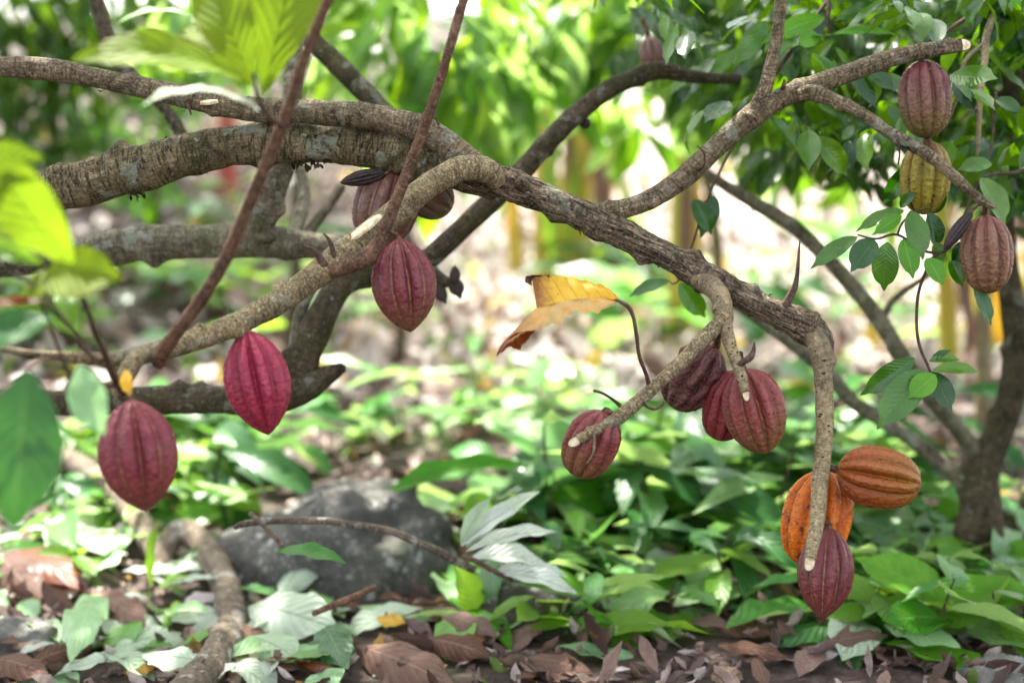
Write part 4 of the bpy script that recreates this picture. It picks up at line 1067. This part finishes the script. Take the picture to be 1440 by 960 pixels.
ground_stick('fallen_branch', [(-20, 668, 11.2, .05), (60, 690, 12.9, .09), (90, 696, 14.6, .10), (125, 714, 15.5, .10), (165, 742, 16.3, .09), (200, 776, 17.2, .06), (222, 806, 15.5, .03), (232, 818, 12.0)], BARK_FALLEN, 'thick grey fallen branch sloping down behind the white leaves on the left', 'branch', knots=5, seed=131, lump=.14)
ground_stick('fallen_branch', [(226, 815, 10.3), (232, 800, 15.5, .03), (250, 790, 17.2, .06), (275, 796, 18.9, .06), (300, 820, 19.8, .04), (318, 850, 20.6, .02), (326, 885, 21.5), (318, 915, 23.2), (300, 945, 24.9), (275, 975, 25.8), (240, 1010, 25.8)], BARK_FALLEN, 'bent hook shaped grey branch lying at the bottom left', 'branch', seg=24, knots=8, seed=132, lump=.14, rough=.05)
ground_stick('fallen_twig', [(148, 812, 4), (180, 830, 5), (215, 858, 6), (240, 892, 6), (262, 918, 7), (275, 934, 6)], BARK_FALLEN, 'thin bent brown twig lying left of the hook shaped branch', 'twig', seg=10, seed=133)
def free_stick(lst, mat, label, seed):
    return tag(tube('fallen_twig', px(lst), mat, None, seg=10, step=.01, seed=seed, lump=.1, wig=.003), label, 'twig')


free_stick([(330, 742, 4, 2.98), (350, 736, 5, 3.0), (400, 731, 5, 3.02), (450, 732, 5, 3.02), (500, 738, 5, 3.03), (550, 747, 5, 3.04), (600, 768, 5.5, 3.06), (640, 788, 6, 3.1), (665, 800, 6, 3.15)], BARK_FALLEN, 'long thin brown twig lying across the speckled boulder', 134)
free_stick([(352, 722, 3.5, 2.98), (372, 740, 4, 2.96), (398, 768, 4, 2.95)], BARK_FALLEN, 'short twig leaning on the left side of the speckled boulder', 135)
free_stick([(440, 862, 4, 2.98), (470, 850, 5, 3.0), (500, 838, 5, 3.0), (528, 824, 4, 3.0)], BARK_SHOOT, 'short reddish twig in front of the speckled boulder', 136)

# ================================================================== SINGLE FALLEN LEAVES
def ground_leaf(x0, y0, x1, y1, w, mat, label, lift=.02, tilt=0., d0=0., group='fallen leaves on the ground', **kw):
    a, b_ = G(x0, y0), G(x1, y1)
    a = a + Vector((0, 0, lift)); b_ = b_ + Vector((0, 0, lift + tilt))
    d = ((a + b_) / 2 - EYE).dot(FWD)
    kw.setdefault('droop', .4)
    o = one_leaf('fallen_leaf', a, b_, mm(w, d) * kw.pop('ws', 1.25), mat, None, normal=Vector((RS.gauss(0, .25), -.45 + RS.gauss(0, .2), 1)), seed=int(x0 + y0), **kw)
    return tag(o, label, 'leaf', group)


GLF = [
    (150, 745, 60, 800, 62, LEAF_PALE, 'white backed leaf left of the thick fallen branch', .5, .2), (170, 790, 108, 838, 66, LEAF_PALE, 'crisp white veined leaf between the rust leaf and the bent twig', .3, .3),
    (120, 760, 165, 800, 66, LEAF_PALE, 'broad white leaf back just under the thick fallen branch', .4, .1), (232, 920, 150, 875, 62, LEAF_PALE, 'pale leaf with even dark ribs left of the hook shaped branch', .3, .2),
    (160, 930, 255, 905, 60, LEAF_PALE, 'pale ribbed leaf folded along its middle beside the bent twig', .4, .45), (350, 875, 478, 912, 66, LEAF_PALE, 'large pure white leaf back right of the hook shaped branch', .5, .1),
    (350, 910, 420, 945, 50, LEAF_PALE, 'torn white leaf below the large pure white one', .4, .2), (365, 805, 455, 840, 66, LEAF_PALE, 'crumpled mint white leaf in front of the boulder left end', .9, .5),
    (330, 800, 390, 830, 52, LEAF_PALE, 'crumpled pale leaf leaning on the hook shaped branch', .8, .5), (395, 860, 455, 810, 50, LEAF_PALE, 'curled pale leaf rising against the boulder', 1., .6),
    (455, 900, 490, 965, 46, LEAF_BLUE, 'dark green leaf beside the large pure white leaf', .5, .3), (140, 860, 100, 960, 46, LEAF_MINT, 'long soft green leaf near the lower left stone', .5, .3),
    (300, 965, 200, 950, 50, LEAF_PALE, 'pale leaf cut by the bottom edge under the hook shaped branch', .3, .2), (20, 790, 115, 850, 58, LEAF_RUST, 'rust coloured leaf among white leaves at the left', .6, .3),
    (0, 790, 60, 860, 50, LEAF_BROWN, 'dark brown leaf under the rust coloured one', .6, .4), (-20, 905, 60, 930, 40, LEAF_BROWN, 'pinkish brown leaf by the lower left stone', .4, .5),
    (45, 950, 130, 925, 42, LEAF_BROWN, 'ridged dark brown leaf in the lower left corner', .5, .5), (-20, 950, 70, 975, 46, LEAF_BROWN, 'long brown leaf cut by the lower left corner', .5, .4),
    (130, 850, 205, 900, 44, LEAF_BROWN, 'reddish brown leaf under the bent twig', .4, .3), (500, 925, 640, 985, 60, LEAF_BROWN, 'big curled brown leaf at the bottom edge in the middle', .5, .6),
    (600, 920, 690, 945, 40, LEAF_BROWN, 'grey brown curled leaf right of the big curled one', .6, .6), (620, 890, 700, 920, 34, LEAF_BROWN, 'red brown leaf in front of the mossy stone', .7, .5),
    (530, 897, 570, 905, 22, LEAF_YELLOW, 'small bright yellow leaf in front of the boulder', .4, .2), (415, 945, 480, 960, 18, LEAF_RUST, 'narrow orange leaf at the bottom edge', .3, .5),
    (530, 885, 610, 890, 14, LEAF_PALE, 'thin pale leaf strip lying before the boulder', .2, .1), (560, 930, 620, 915, 34, LEAF_GREYPINK, 'mauve grey leaf beside the big curled brown leaf', .5, .4),
    (225, 850, 280, 828, 34, LEAF_FRESH, 'small yellow-green leaf inside the bend of the hook shaped branch', .6, .3), (230, 900, 262, 862, 20, LEAF_FRESH, 'tiny green leaf by the end of the bent twig', .6, .3),
    (260, 875, 305, 860, 26, LEAF_GREYPINK, 'grey lilac leaf behind the hook shaped branch', .3, .2), (300, 620, 420, 670, 46, LEAF_GREYPINK, 'long dry pinkish leaf sheath behind the crimson pod', .2, .1),
    (860, 740, 900, 790, 34, LEAF_GREYPINK, 'grey withered leaf standing among the green plants', .3, .2), (770, 800, 830, 790, 30, LEAF_RUST, 'orange brown leaf right of the white leaf fan', .4, .3),
    (660, 520, 860, 552, 46, LEAF_MINT, 'long pale mint leaf blurred on the brown slope', .3, .1), (1060, 590, 1240, 640, 60, LEAF_MINT, 'long pale mint leaf blurred behind the hanging shoot', .4, .1),
    (930, 640, 1040, 690, 50, LEAF_MINT, 'mint leaf behind the middle pods', .5, .2), (860, 560, 800, 520, 40, LEAF_MINT, 'short mint leaf behind the curled twig', .4, .2),
    (300, 505, 170, 492, 60, LEAF_MINT, 'wide mint leaf seen between the lower left branches', .4, .1), (900, 830, 960, 800, 40, LEAF_PALE, 'pale leaf in the green plants behind the ribbed one', .5, .2),
    (940, 760, 1060, 800, 44, LEAF_MINT, 'mint leaf left of the orange pod', .5, .2), (1290, 800, 1360, 760, 34, LEAF_MINT, 'mint leaf at the foot of the dark blurred trunk', .5, .2),
    (1240, 905, 1350, 940, 40, LEAF_MINT, 'pale green leaf above the lower right stone', .5, .2), (1330, 880, 1430, 910, 44, LEAF_FRESH, 'fresh green leaf above the lower right corner', .5, .2),
    (1150, 930, 1250, 915, 30, LEAF_BROWN, 'flat brown leaf on the bare soil below the lowest pod', .3, .4), (1000, 890, 1090, 905, 32, LEAF_BROWN, 'dull brown leaf left of the lowest pod', .4, .4),
    (1010, 925, 1110, 945, 28, LEAF_BROWN, 'pinkish brown leaf beside the small tan stone', .4, .4), (960, 850, 1030, 868, 30, LEAF_BROWN, 'brown leaf under the green plants left of the lowest pod', .4, .4),
]
for (x0, y0, x1, y1, w, m, lb, dr, cu) in GLF:
    ground_leaf(x0, y0, x1, y1, w, m, lb, lift=RS.uniform(.02, .05), droop=dr, curl=cu, fold=RS.uniform(.05, .3), wave=.03, nt=18)
# repeats of the same look
def many_leaves(n, X, Y, mats, sz, label, group, seed, mx=1.0):
    rr = random.Random(seed)
    proto = []
    for q in range(5):
        V, UV, F = leaf_template(10, 4, rr.uniform(.2, 1.), rr.uniform(.05, .35), .03, rr.uniform(.40, .56), .53, .5, curl=rr.uniform(-.3, .6), seed=q + seed)
        proto.append(mesh_obj('fallen_leaf', V, F.astype(np.int32), mats[q % len(mats)], UV))
    k = 0
    for i in range(n):
        p = G(rr.uniform(*X), Y[0] + (Y[1] - Y[0]) * rr.random() ** mx)
        o = proto[i] if i < 5 else proto[i % 5].copy()
        if i >= 5: C.objects.link(o)
        o.location = p + Vector((0, 0, rr.uniform(.012, .045)))
        o.rotation_euler = (rr.gauss(0.06, .13), rr.gauss(0, .16), rr.uniform(0, 6.28))
        s = rr.uniform(*sz); o.scale = (s, s, s)
        tag(o, label, 'leaf', group)


many_leaves(74, (-20, 345), (735, 965), [LEAF_PALE, LEAF_PALE, LEAF_MINT, LEAF_PALE, LEAF_SEED], (.10, .18), 'pale or green leaf lying in the heap of pruned leaves at the lower left', 'pale pruned leaves at the lower left', 201)
many_leaves(14, (640, 850), (815, 925), [LEAF_SEED, LEAF_BROWN, LEAF_MINT], (.10, .19), 'leaf lying on or against the dark mossy stone', 'leaves round the mossy stone', 209)
many_leaves(48, (470, 1010), (700, 930), [LEAF_MINT, LEAF_SEED, LEAF_PALE, LEAF_MINT, LEAF_FRESH], (.18, .34), 'broad green or mint leaf lying flat in the bed behind the mossy stone', 'flat leaves in the green bed', 207)
many_leaves(40, (1000, 1440), (690, 930), [LEAF_MINT, LEAF_SEED, LEAF_MINT, LEAF_BLUE, LEAF_PALE], (.18, .32), 'broad green or mint leaf lying flat round the pods at the lower right', 'flat leaves at the lower right', 208)
many_leaves(22, (-20, 760), (850, 975), [LEAF_BROWN, LEAF_BROWN, LEAF_RUST, LEAF_BROWN], (.09, .18), 'curled brown dead leaf on the soil along the bottom edge', 'brown dead leaves along the bottom edge', 202)
many_leaves(36, (320, 500), (760, 965), [LEAF_PALE, LEAF_MINT, LEAF_PALE, LEAF_BLUE, LEAF_SEED], (.08, .14), 'pale or green leaf lying around the left foot of the speckled boulder', 'pale leaves round the boulder', 203)
many_leaves(20, (850, 1420), (855, 965), [LEAF_BROWN, LEAF_GREYPINK, LEAF_BROWN], (.07, .13), 'dull brown leaf on the bare soil at the lower right', 'brown leaves on bare soil at the lower right', 204)
many_leaves(34, (420, 900), (470, 610), [LEAF_BROWN, LEAF_GREYPINK, LEAF_BROWN, LEAF_YELLOW], (.12, .24), 'blurred dry leaf on the brown slope behind the middle pods', 'dry leaves on the brown slope', 205)
many_leaves(40, (640, 1440), (330, 520), [LEAF_GREYPINK, LEAF_BROWN, LEAF_PALE, LEAF_GREYPINK, LEAF_FRESH], (.18, .36), 'blurred pale leaf on the sunlit slope behind the trees', 'pale leaves on the sunlit slope', 206)

# ================================================================== LOW GREEN PLANTS
def seedling_mesh(seed, n, L, h, mat, name='leafy_seedling', kind='cacao', wide=1.):
    rr = random.Random(seed)
    e = empty(name, (0, 0, 0))
    top = Vector((rr.gauss(0, .02), rr.gauss(0, .02), h))
    tube('stem', [(Vector((0, 0, -.03)), .004), (Vector((rr.gauss(0, .01), rr.gauss(0, .01), h * .5)), .0035), (top, .0025)], BARK_TWIG, e, seg=8, step=.02)
    it = []
    for i in range(n):
        a = i * 2.4 + rr.uniform(-.4, .4); f = (i + 1) / n
        z = h * (.35 + .65 * f)
        base = Vector((top.x * f, top.y * f, z))
        d = Vector((math.cos(a), math.sin(a), rr.uniform(-.25, .55)))
        it.append((base, d, Vector((rr.gauss(0, .3), rr.gauss(0, .3), 1)), L * rr.uniform(.6, 1.25), wide * rr.uniform(.8, 1.25)))
    batch('leaves', it, mat, e, kind)
    return e


PROT = []
for q in range(7):
    PROT.append(seedling_mesh(300 + q, (5, 6, 5, 6, 5, 5, 6)[q], (.31, .25, .34, .30, .27, .36, .31)[q], (.15, .20, .11, .25, .16, .09, .22)[q], (LEAF_SEED, LEAF_SEED, LEAF_SEED, LEAF_SEED, LEAF_FRESH, LEAF_SEED, LEAF_BLUE)[q], kind=('cacao', 'glossy', 'cacao', 'cacao', 'glossy', 'cacao', 'cacao')[q], wide=(1, 1.1, .8, .55, .9, 1.1, .7)[q]))
used = set()
PL_N = [0]


def place_seedling(q, x, y, s, label, group):
    p = G(x, y)
    o = PROT[q] if q not in used else copy_tree(PROT[q])
    used.add(q)
    o.location = p; o.rotation_euler = (0, 0, RS.uniform(0, 6.28)); o.scale = (s, s, s)
    tag(o, label, 'seedling', group)
    PL_N[0] += 1
    return o


def zone(n, poly, label, group, smin=.8, smax=1.2, kinds=range(7)):
    k = 0
    while k < n:
        x0, x1, y0, y1 = poly
        x, y = RS.uniform(x0, x1), RS.uniform(y0, y1)
        if 330 < x < 660 and 690 < y < 880: continue
        place_seedling(RS.choice(list(kinds)), x, y, RS.uniform(smin, smax) * (1 if y < 780 else .68), label, group); k += 1


zone(21, (430, 1000, 690, 785), 'broad-leaved green seedling in the bed between the boulder and the orange pod', 'seedlings between boulder and orange pod', 1.0, 1.5)
zone(10, (700, 1010, 770, 850), 'green seedling low in front, right of the white leaf fan', 'seedlings right of the white leaf fan', .7, 1.)
zone(26, (1000, 1340, 700, 870), 'bright green seedling round the foot of the orange and maroon pods', 'seedlings below the orange pod')
zone(14, (1180, 1450, 800, 930), 'leafy seedling at the lower right in front of the dark trunk', 'seedlings at the lower right')
zone(15, (210, 470, 650, 735), 'green seedling behind the crimson pod left of the boulder', 'seedlings left of the boulder')
zone(10, (520, 960, 815, 900), 'small green seedling in front, between the mossy stone and the lowest pod', 'seedlings in front of the bed', .7, 1.1)
zone(14, (-10, 330, 720, 830), 'small green seedling among the white pruned leaves', 'seedlings among the pruned leaves', .5, .85)
zone(6, (20, 230, 640, 690), 'fresh seedling behind the white leaves at the left', 'seedlings behind the white leaves', .7, 1.)
zone(9, (430, 1250, 580, 650), 'blurred seedling scattered on the brown slope', 'seedlings on the brown slope', .7, 1.1)
zone(12, (880, 1440, 650, 740), 'blurred mint green seedling behind the hanging shoot', 'seedlings behind the hanging shoot', .9, 1.4, (2, 5, 6))
zone(22, (640, 1440, 330, 500), 'distant bright seedling scattered on the sunlit slope', 'seedlings on the sunlit slope', .9, 1.9)
zone(22, (20, 620, 330, 520), 'distant green seedling on the shaded slope at the left', 'seedlings on the shaded slope', .9, 1.8)

# the white fan: a cut sprig of pale backed leaves lying by the boulder
w0 = P(650, 782, 3.08)
fan = empty('cut_sprig', w0, 'cut sprig with a fan of white backed leaves leaning by the boulder right end', 'cut sprig')
tube('stem', px([(650, 782, 4, 3.08), (668, 788, 4, 3.07), (690, 800, 4, 3.06), (720, 815, 3, 3.08)]), BARK_TWIG, fan, seg=8, step=.01)
for k, (bx, by, tx, ty, w) in enumerate([(648, 768, 730, 712, 34), (655, 775, 785, 748, 30), (660, 785, 770, 795, 44), (690, 805, 815, 838, 40), (655, 770, 760, 690, 30), (700, 800, 800, 812, 30), (648, 765, 690, 700, 26)]):
    one_leaf('leaf', P(bx, by, 3.08), P(tx, ty, 3.10 + .03 * (k % 3)), mm(w, 3.1), LEAF_PALE, fan, normal=-FWD * .6 + UPV + RGT * .2, droop=.7, fold=.3, seed=60 + k)
# the single upright leaf and the ribbed plant in front of the mossy stone
for (bx, by, leaves, lb, mt) in [
    (672, 882, [(668, 872, 640, 796, 50)], 'single upright bright green leaf in front of the boulder right end', LEAF_FRESH),
    (815, 905, [(812, 890, 945, 878, 44), (812, 895, 925, 925, 60), (815, 900, 940, 965, 56), (812, 900, 800, 965, 40), (810, 905, 870, 980, 54), (808, 890, 850, 862, 30)], 'low plant with large ribbed bright green leaves right of the mossy stone', LEAF_FRESH),
    (215, 835, [(213, 825, 222, 730, 16), (213, 830, 200, 860, 16)], 'thin upright green sprout under the large wine red pod', LEAF_FRESH),
    (290, 745, [(300, 690, 245, 750, 44), (300, 690, 285, 755, 40), (302, 690, 322, 748, 34), (300, 690, 370, 720, 44), (300, 690, 250, 680, 40)], 'drooping yellow-green and pale sprig left of the boulder', LEAF_FRESH),
    (480, 800, [(390, 775, 485, 790, 30)], 'dark yellow-green leaf pressed against the boulder face', LEAF_SEED),
]:
    p = G(bx, by)
    d = (p - EYE).dot(FWD)
    if 'boulder face' in lb:
        o = one_leaf('fallen_leaf', P(388, 776, 2.93), P(487, 792, 2.93), mm(34, 2.95), LEAF_SEED, None, normal=UPV - FWD * .5, droop=.7, seed=4)
        tag(o, lb, 'leaf', 'fallen leaves on the ground'); continue
    e = empty('leafy_plant', p, lb, 'plant')
    tube('stem', [(p + Vector((0, 0, -.02)), .004)] + px([(leaves[0][0], leaves[0][1], 2.4, d)]), BARK_TWIG, e, seg=8, step=.02)
    for k, (x0, y0, x1, y1, w) in enumerate(leaves):
        one_leaf('leaf', P(x0, y0, d), P(x1, y1, d - .05), mm(w, d), mt, e, normal=-FWD * .8 + UPV + RGT * RS.uniform(-.3, .3), droop=.6, fold=.25, seed=90 + k)

# ================================================================== BACKGROUND
def crown(items, c, n, rad, L, up=0.):
    for _ in range(n):
        while True:
            v = Vector((RS.uniform(-1, 1), RS.uniform(-1, 1), RS.uniform(-1, 1)))
            if v.length < 1: break
        p = c + Vector((v.x * rad[0], v.y * rad[1], v.z * rad[2]))
        a = RS.uniform(0, 6.28)
        d = Vector((math.cos(a), math.sin(a), RS.uniform(-1.5, -.1) + up))
        items.append((p, d, Vector((RS.gauss(0, .4), RS.gauss(-.3, .4), 1)), L * RS.uniform(.7, 1.25), RS.uniform(.8, 1.1)))


def bg_tree(name, basepx, d, clumps, L, mat, label, cat, r=14, bark=BARK_DARK, group=None, kind='cacao', forks=2):
    p = P(basepx[0], basepx[1], d); p.z = terrain(p.x, p.y)
    e = empty(name, p, label, cat, group)
    top = P(basepx[0] + 15, -120, d)
    rad = mm(r, d)
    tube('trunk', [(p + Vector((0, 0, -.1)), rad * 1.25), (p.lerp(top, .3) + Vector((RS.gauss(0, .04), 0, 0)), rad), (p.lerp(top, .65) + Vector((RS.gauss(0, .05), 0, 0)), rad * .8), (top, rad * .55)], bark, e, seg=14, step=.05, lump=.15, seed=int(d * 10))
    it = []
    for (cx, cy, cd, n, rx, ry) in clumps:
        c = P(cx, cy, cd)
        crown(it, c, n, (mm(rx, cd), mm(rx, cd) * .6, mm(ry, cd)), L)
        # a limb out to the clump
        s = p.lerp(top, RS.uniform(.6, .8))
        tube('limb', [(s, rad * .5), (s.lerp(c, .5) + Vector((0, 0, .08)), rad * .35), (c, rad * .15)], bark, e, seg=10, step=.06)
    batch('crown', it, mat, e, kind)
    return e


bg_tree('cacao_tree', (556, 400), 6.8, [(560, 50, 5.0, 48, 110, 80), (645, 120, 4.9, 40, 70, 80), (590, 190, 5.1, 20, 60, 50), (720, 50, 5.2, 44, 80, 80), (500, -20, 5.2, 40, 90, 60)], .24, LEAF_BG, 'blurred cacao tree with hanging bright leaves above the bent limbs', 'cacao tree', r=6)
bg_tree('cacao_tree', (1006, 380), 6.4, [(830, 30, 5.6, 44, 90, 70), (750, 140, 5.7, 20, 60, 50), (890, 60, 5.5, 24, 70, 50), (930, 0, 5.6, 36, 90, 70), (965, 105, 6.2, 34, 80, 60), (1070, 180, 6.2, 36, 80, 55), (880, 150, 6.4, 16, 50, 40), (1170, 215, 6.3, 22, 70, 40), (700, 165, 6.3, 12, 40, 40)], .25, LEAF_BG, 'blurred cacao tree with bright leaves behind the rear limb', 'cacao tree', r=9, bark=BARK_OLIVE)
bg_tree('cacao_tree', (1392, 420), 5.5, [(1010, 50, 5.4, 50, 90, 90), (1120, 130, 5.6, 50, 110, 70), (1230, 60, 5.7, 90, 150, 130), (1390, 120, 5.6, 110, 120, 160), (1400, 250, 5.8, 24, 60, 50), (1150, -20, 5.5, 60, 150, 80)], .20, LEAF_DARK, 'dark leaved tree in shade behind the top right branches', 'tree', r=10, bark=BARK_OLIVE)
bg_tree('cacao_tree', (398, 330), 6.5, [(330, 20, 6.3, 50, 120, 80), (420, 70, 6.4, 40, 80, 90), (250, 60, 6.6, 30, 90, 50)], .24, LEAF_BG, 'blurred bright tree behind the yellow-green leaves at the upper left', 'cacao tree', r=8)
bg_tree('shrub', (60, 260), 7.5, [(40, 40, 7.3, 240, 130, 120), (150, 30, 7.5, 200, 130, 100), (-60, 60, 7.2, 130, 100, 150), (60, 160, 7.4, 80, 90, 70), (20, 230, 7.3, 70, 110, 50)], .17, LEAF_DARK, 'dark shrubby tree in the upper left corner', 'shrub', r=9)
bg_tree('shrub', (215, 260), 8.2, [(230, 60, 8.0, 150, 110, 100), (262, 95, 8.2, 40, 60, 40), (180, 170, 8.0, 70, 90, 50), (190, 240, 8.0, 50, 70, 40)], .18, LEAF_SEED, 'mid green shrub behind the upper left limb', 'shrub', r=7)

# yellowed banana stems
def banana(bpx, bpy, w, lean, label, h=3.2, leaves=5):
    p = G(bpx, bpy); d = (p - EYE).dot(FWD); r = mm(w / 2, d)
    e = empty('banana_plant', p, label, 'banana plant', 'yellowed banana stems on the slope')
    top = p + Vector((lean, 0, h * .72))
    tube('stem', [(p + Vector((0, 0, -.1)), r * 1.25), (p.lerp(top, .2), r * 1.08), (p.lerp(top, .6), r * .95), (top, r * .7)], BANANA, e, seg=16, step=.06, lump=.08, seed=bpx)
    for k in range(leaves):
        a = k * 2.4 + bpx; L = RS.uniform(1.2, 1.7)
        tip = top + Vector((math.cos(a) * L * .7, math.sin(a) * L * .5, RS.uniform(-.75, .35)))
        if k < 3:
            a2 = a + 1.0; z = RS.uniform(.3, .75); q0 = p.lerp(top, z); sd = Vector((math.cos(a2), math.sin(a2) - .5, 0)).normalized()
            one_leaf('dry_sheath', q0 + sd * r * .9, q0 + sd * (r + RS.uniform(.1, .3)) + Vector((0, 0, -RS.uniform(.5, .9))), RS.uniform(.07, .16), (LEAF_YELLOW, LEAF_BANANA, LEAF_BROWN)[(k + bpx) % 3], e, normal=sd + Vector((0, -.4, .3)), droop=.8, curl=.4, seed=k + bpx, nt=12)
        one_leaf('leaf', top + Vector((0, 0, -.05 * k)), tip, RS.uniform(.26, .36), LEAF_BANANA, e, normal=Vector((0, -.2, 1)), droop=1.3, fold=.3, seed=k, nt=20, peak=.45, wave=.05)


banana(768, 402, 34, .0, 'yellow-brown banana stem left of the pair behind the centre limb')
banana(815, 398, 30, .05, 'greener banana stem just right of the brown one behind the centre limb')
banana(728, 385, 18, -.15, 'thin yellow-green stem leftmost in the clump behind the centre limb', leaves=4)
banana(793, 392, 20, .08, 'slim yellow-green stem between the brown stem and the greener one', leaves=4)
banana(848, 394, 16, .12, 'slender stem rightmost in the clump behind the centre limb', leaves=4)
banana(1366, 470, 22, .1, 'slim golden stem between the leaning one and the wide one', h=2.9, leaves=4)
banana(960, 492, 42, .02, 'thick golden stem behind the torn yellow leaf twig', h=2.9)
banana(1338, 520, 24, -.22, 'leaning golden stem left of the dark blurred trunk', h=2.9)
banana(1392, 480, 44, .0, 'wide golden brown stem behind the dark blurred trunk', h=2.9)
banana(1445, 470, 26, .05, 'olive stem cut by the right edge', h=2.9)

# red post
p = G(322, 296); d = (p - EYE).dot(FWD)
post = empty('post', p, 'red painted post standing behind the thick mossy limb', 'post')
r = mm(13, d)
tube('shaft', [(p + Vector((0, 0, -.1)), r), (p + Vector((0, 0, .05)), r), (p + Vector((0, 0, mm(150, d))), r * .98)], RED, post, seg=20, step=.05, lump=.0, rough=.0)
tube('cap', [(p + Vector((0, 0, mm(150, d) + .002)), r * 1.2), (p + Vector((0, 0, mm(157, d))), r * 1.2), (p + Vector((0, 0, mm(162, d))), r * .7)], RED, post, seg=20, step=.02, lump=0, rough=0)

# far woodland that reads as one mass
def woodland():
    it = []
    for _ in range(150):
        y = RS.uniform(19, 40); x = RS.uniform(-.6, .6) * y
        h = terrain(x, y)
        if RS.random() < .22: continue
        c = Vector((x, y, h + RS.uniform(.8, 6.5)))
        crown(it, c, 34, (1.3, 1.0, .9), .55)
    tag(batch('woodland', it, LEAF_BG), kind='stuff')


woodland()

# unseen trees added for their shade: crowns above the picture block direct sun
SUN_EL, SUN_AZ = math.radians(58), math.radians(-24)      # azimuth from +Y towards +X
SUN = Vector((math.sin(SUN_AZ) * math.cos(SUN_EL), math.cos(SUN_AZ) * math.cos(SUN_EL), math.sin(SUN_EL)))


def shade():
    for k, (bx, by, n, lb) in enumerate([(-3.6, 3.4, 34, 'unseen tree added out of view to the left for its shade'), (3.4, 4.6, 34, 'unseen tree added out of view to the right for its shade'), (-6.2, 9.0, 44, 'unseen tree added out of view to shade the left bank'), (6.5, 10.0, 9, 'unseen tree added out of view to shade the right slope')]):
        p = Vector((bx, by, terrain(bx, by)))
        e = empty('added_shade_tree', p, lb, 'tree')
        top = p + Vector((0, 0, 5.0))
        tube('trunk', [(p + Vector((0, 0, -.1)), .16), (p + Vector((.05, 0, 2)), .13), (top, .07)], BARK_DARK, e, seg=16, step=.08, knots=6)
        it = []
        for q in range(n):
            # clumps are laid where they shade the ground in front of the camera
            gx = RS.uniform(-2.6, .2) if k == 0 else RS.uniform(-.2, 2.8)
            gy = RS.uniform(1.0, 4.3)
            if q % 3 == 0: gx = RS.uniform(-1.0, 1.1); gy = RS.uniform(2.0, 3.0)
            if q % 5 == 4 and k == 0: gx = RS.uniform(-1.4, -.2); gy = RS.uniform(2.7, 3.7)
            if k == 2: gx = RS.uniform(-5.0, -.9); gy = RS.uniform(6.2, 13)
            if k == 3: gx = RS.uniform(-1.0, 5.0); gy = RS.uniform(6.0, 13)
            h = RS.uniform(3.4, 5.4) + (1.6 if k > 1 else 0)
            c = Vector((gx, gy, .7)) + SUN * ((h - .7) / SUN.z)
            if abs(gx + .45) < .5 and abs(gy - 1.75) < .45: continue
            crown(it, c, 34 if k < 2 else 50, (.42, .42, .22) if k < 2 else (.7, .7, .3), .26 if k < 2 else .36)
            if q % 4 == 0:
                s = p + Vector((0, 0, RS.uniform(2.6, 4)))
                if c.z > 2.6: tube('limb', [(s, .05), (s.lerp(c, .5) + Vector((0, 0, .3)), .035), (c, .012)], BARK_DARK, e, seg=10, step=.1)
        batch('crown', it, LEAF_BG, e)


shade()

# ================================================================== LIGHT
w = bpy.data.worlds.new('World'); S.world = w; w.use_nodes = True
nt = w.node_tree; bg = nt.nodes['Background']
sky = nt.nodes.new('ShaderNodeTexSky'); sky.sky_type = 'NISHITA'; sky.sun_disc = False
sky.sun_elevation = SUN_EL; sky.sun_rotation = SUN_AZ
sky.air_density = 1.0; sky.dust_density = 2.5; sky.ozone_density = .8
hs = nt.nodes.new('ShaderNodeHueSaturation'); hs.inputs['Saturation'].default_value = .35
nt.links.new(sky.outputs[0], hs.inputs['Color']); nt.links.new(hs.outputs[0], bg.inputs[0])
bg.inputs[1].default_value = .15
sl = bpy.data.lights.new('sun', 'SUN'); sl.energy = 4.7; sl.angle = math.radians(.55); sl.color = (1, .95, .86)
so = bpy.data.objects.new('sun', sl); C.objects.link(so)
so.rotation_euler = (-SUN).to_track_quat('-Z', 'Y').to_euler()
so.location = (0, 0, 12)

S.view_settings.view_transform = 'Standard'; S.view_settings.look = 'None'
S.view_settings.gamma = 1; S.view_settings.use_curve_mapping = False
S.view_settings.exposure = 2.4
cy = S.cycles
cy.use_denoising = True
try: cy.denoiser = 'OPENIMAGEDENOISE'
except Exception: pass
cy.max_bounces = 8; cy.diffuse_bounces = 3; cy.glossy_bounces = 2; cy.transmission_bounces = 4
cy.sample_clamp_indirect = 8
cy.caustics_reflective = False; cy.caustics_refractive = False
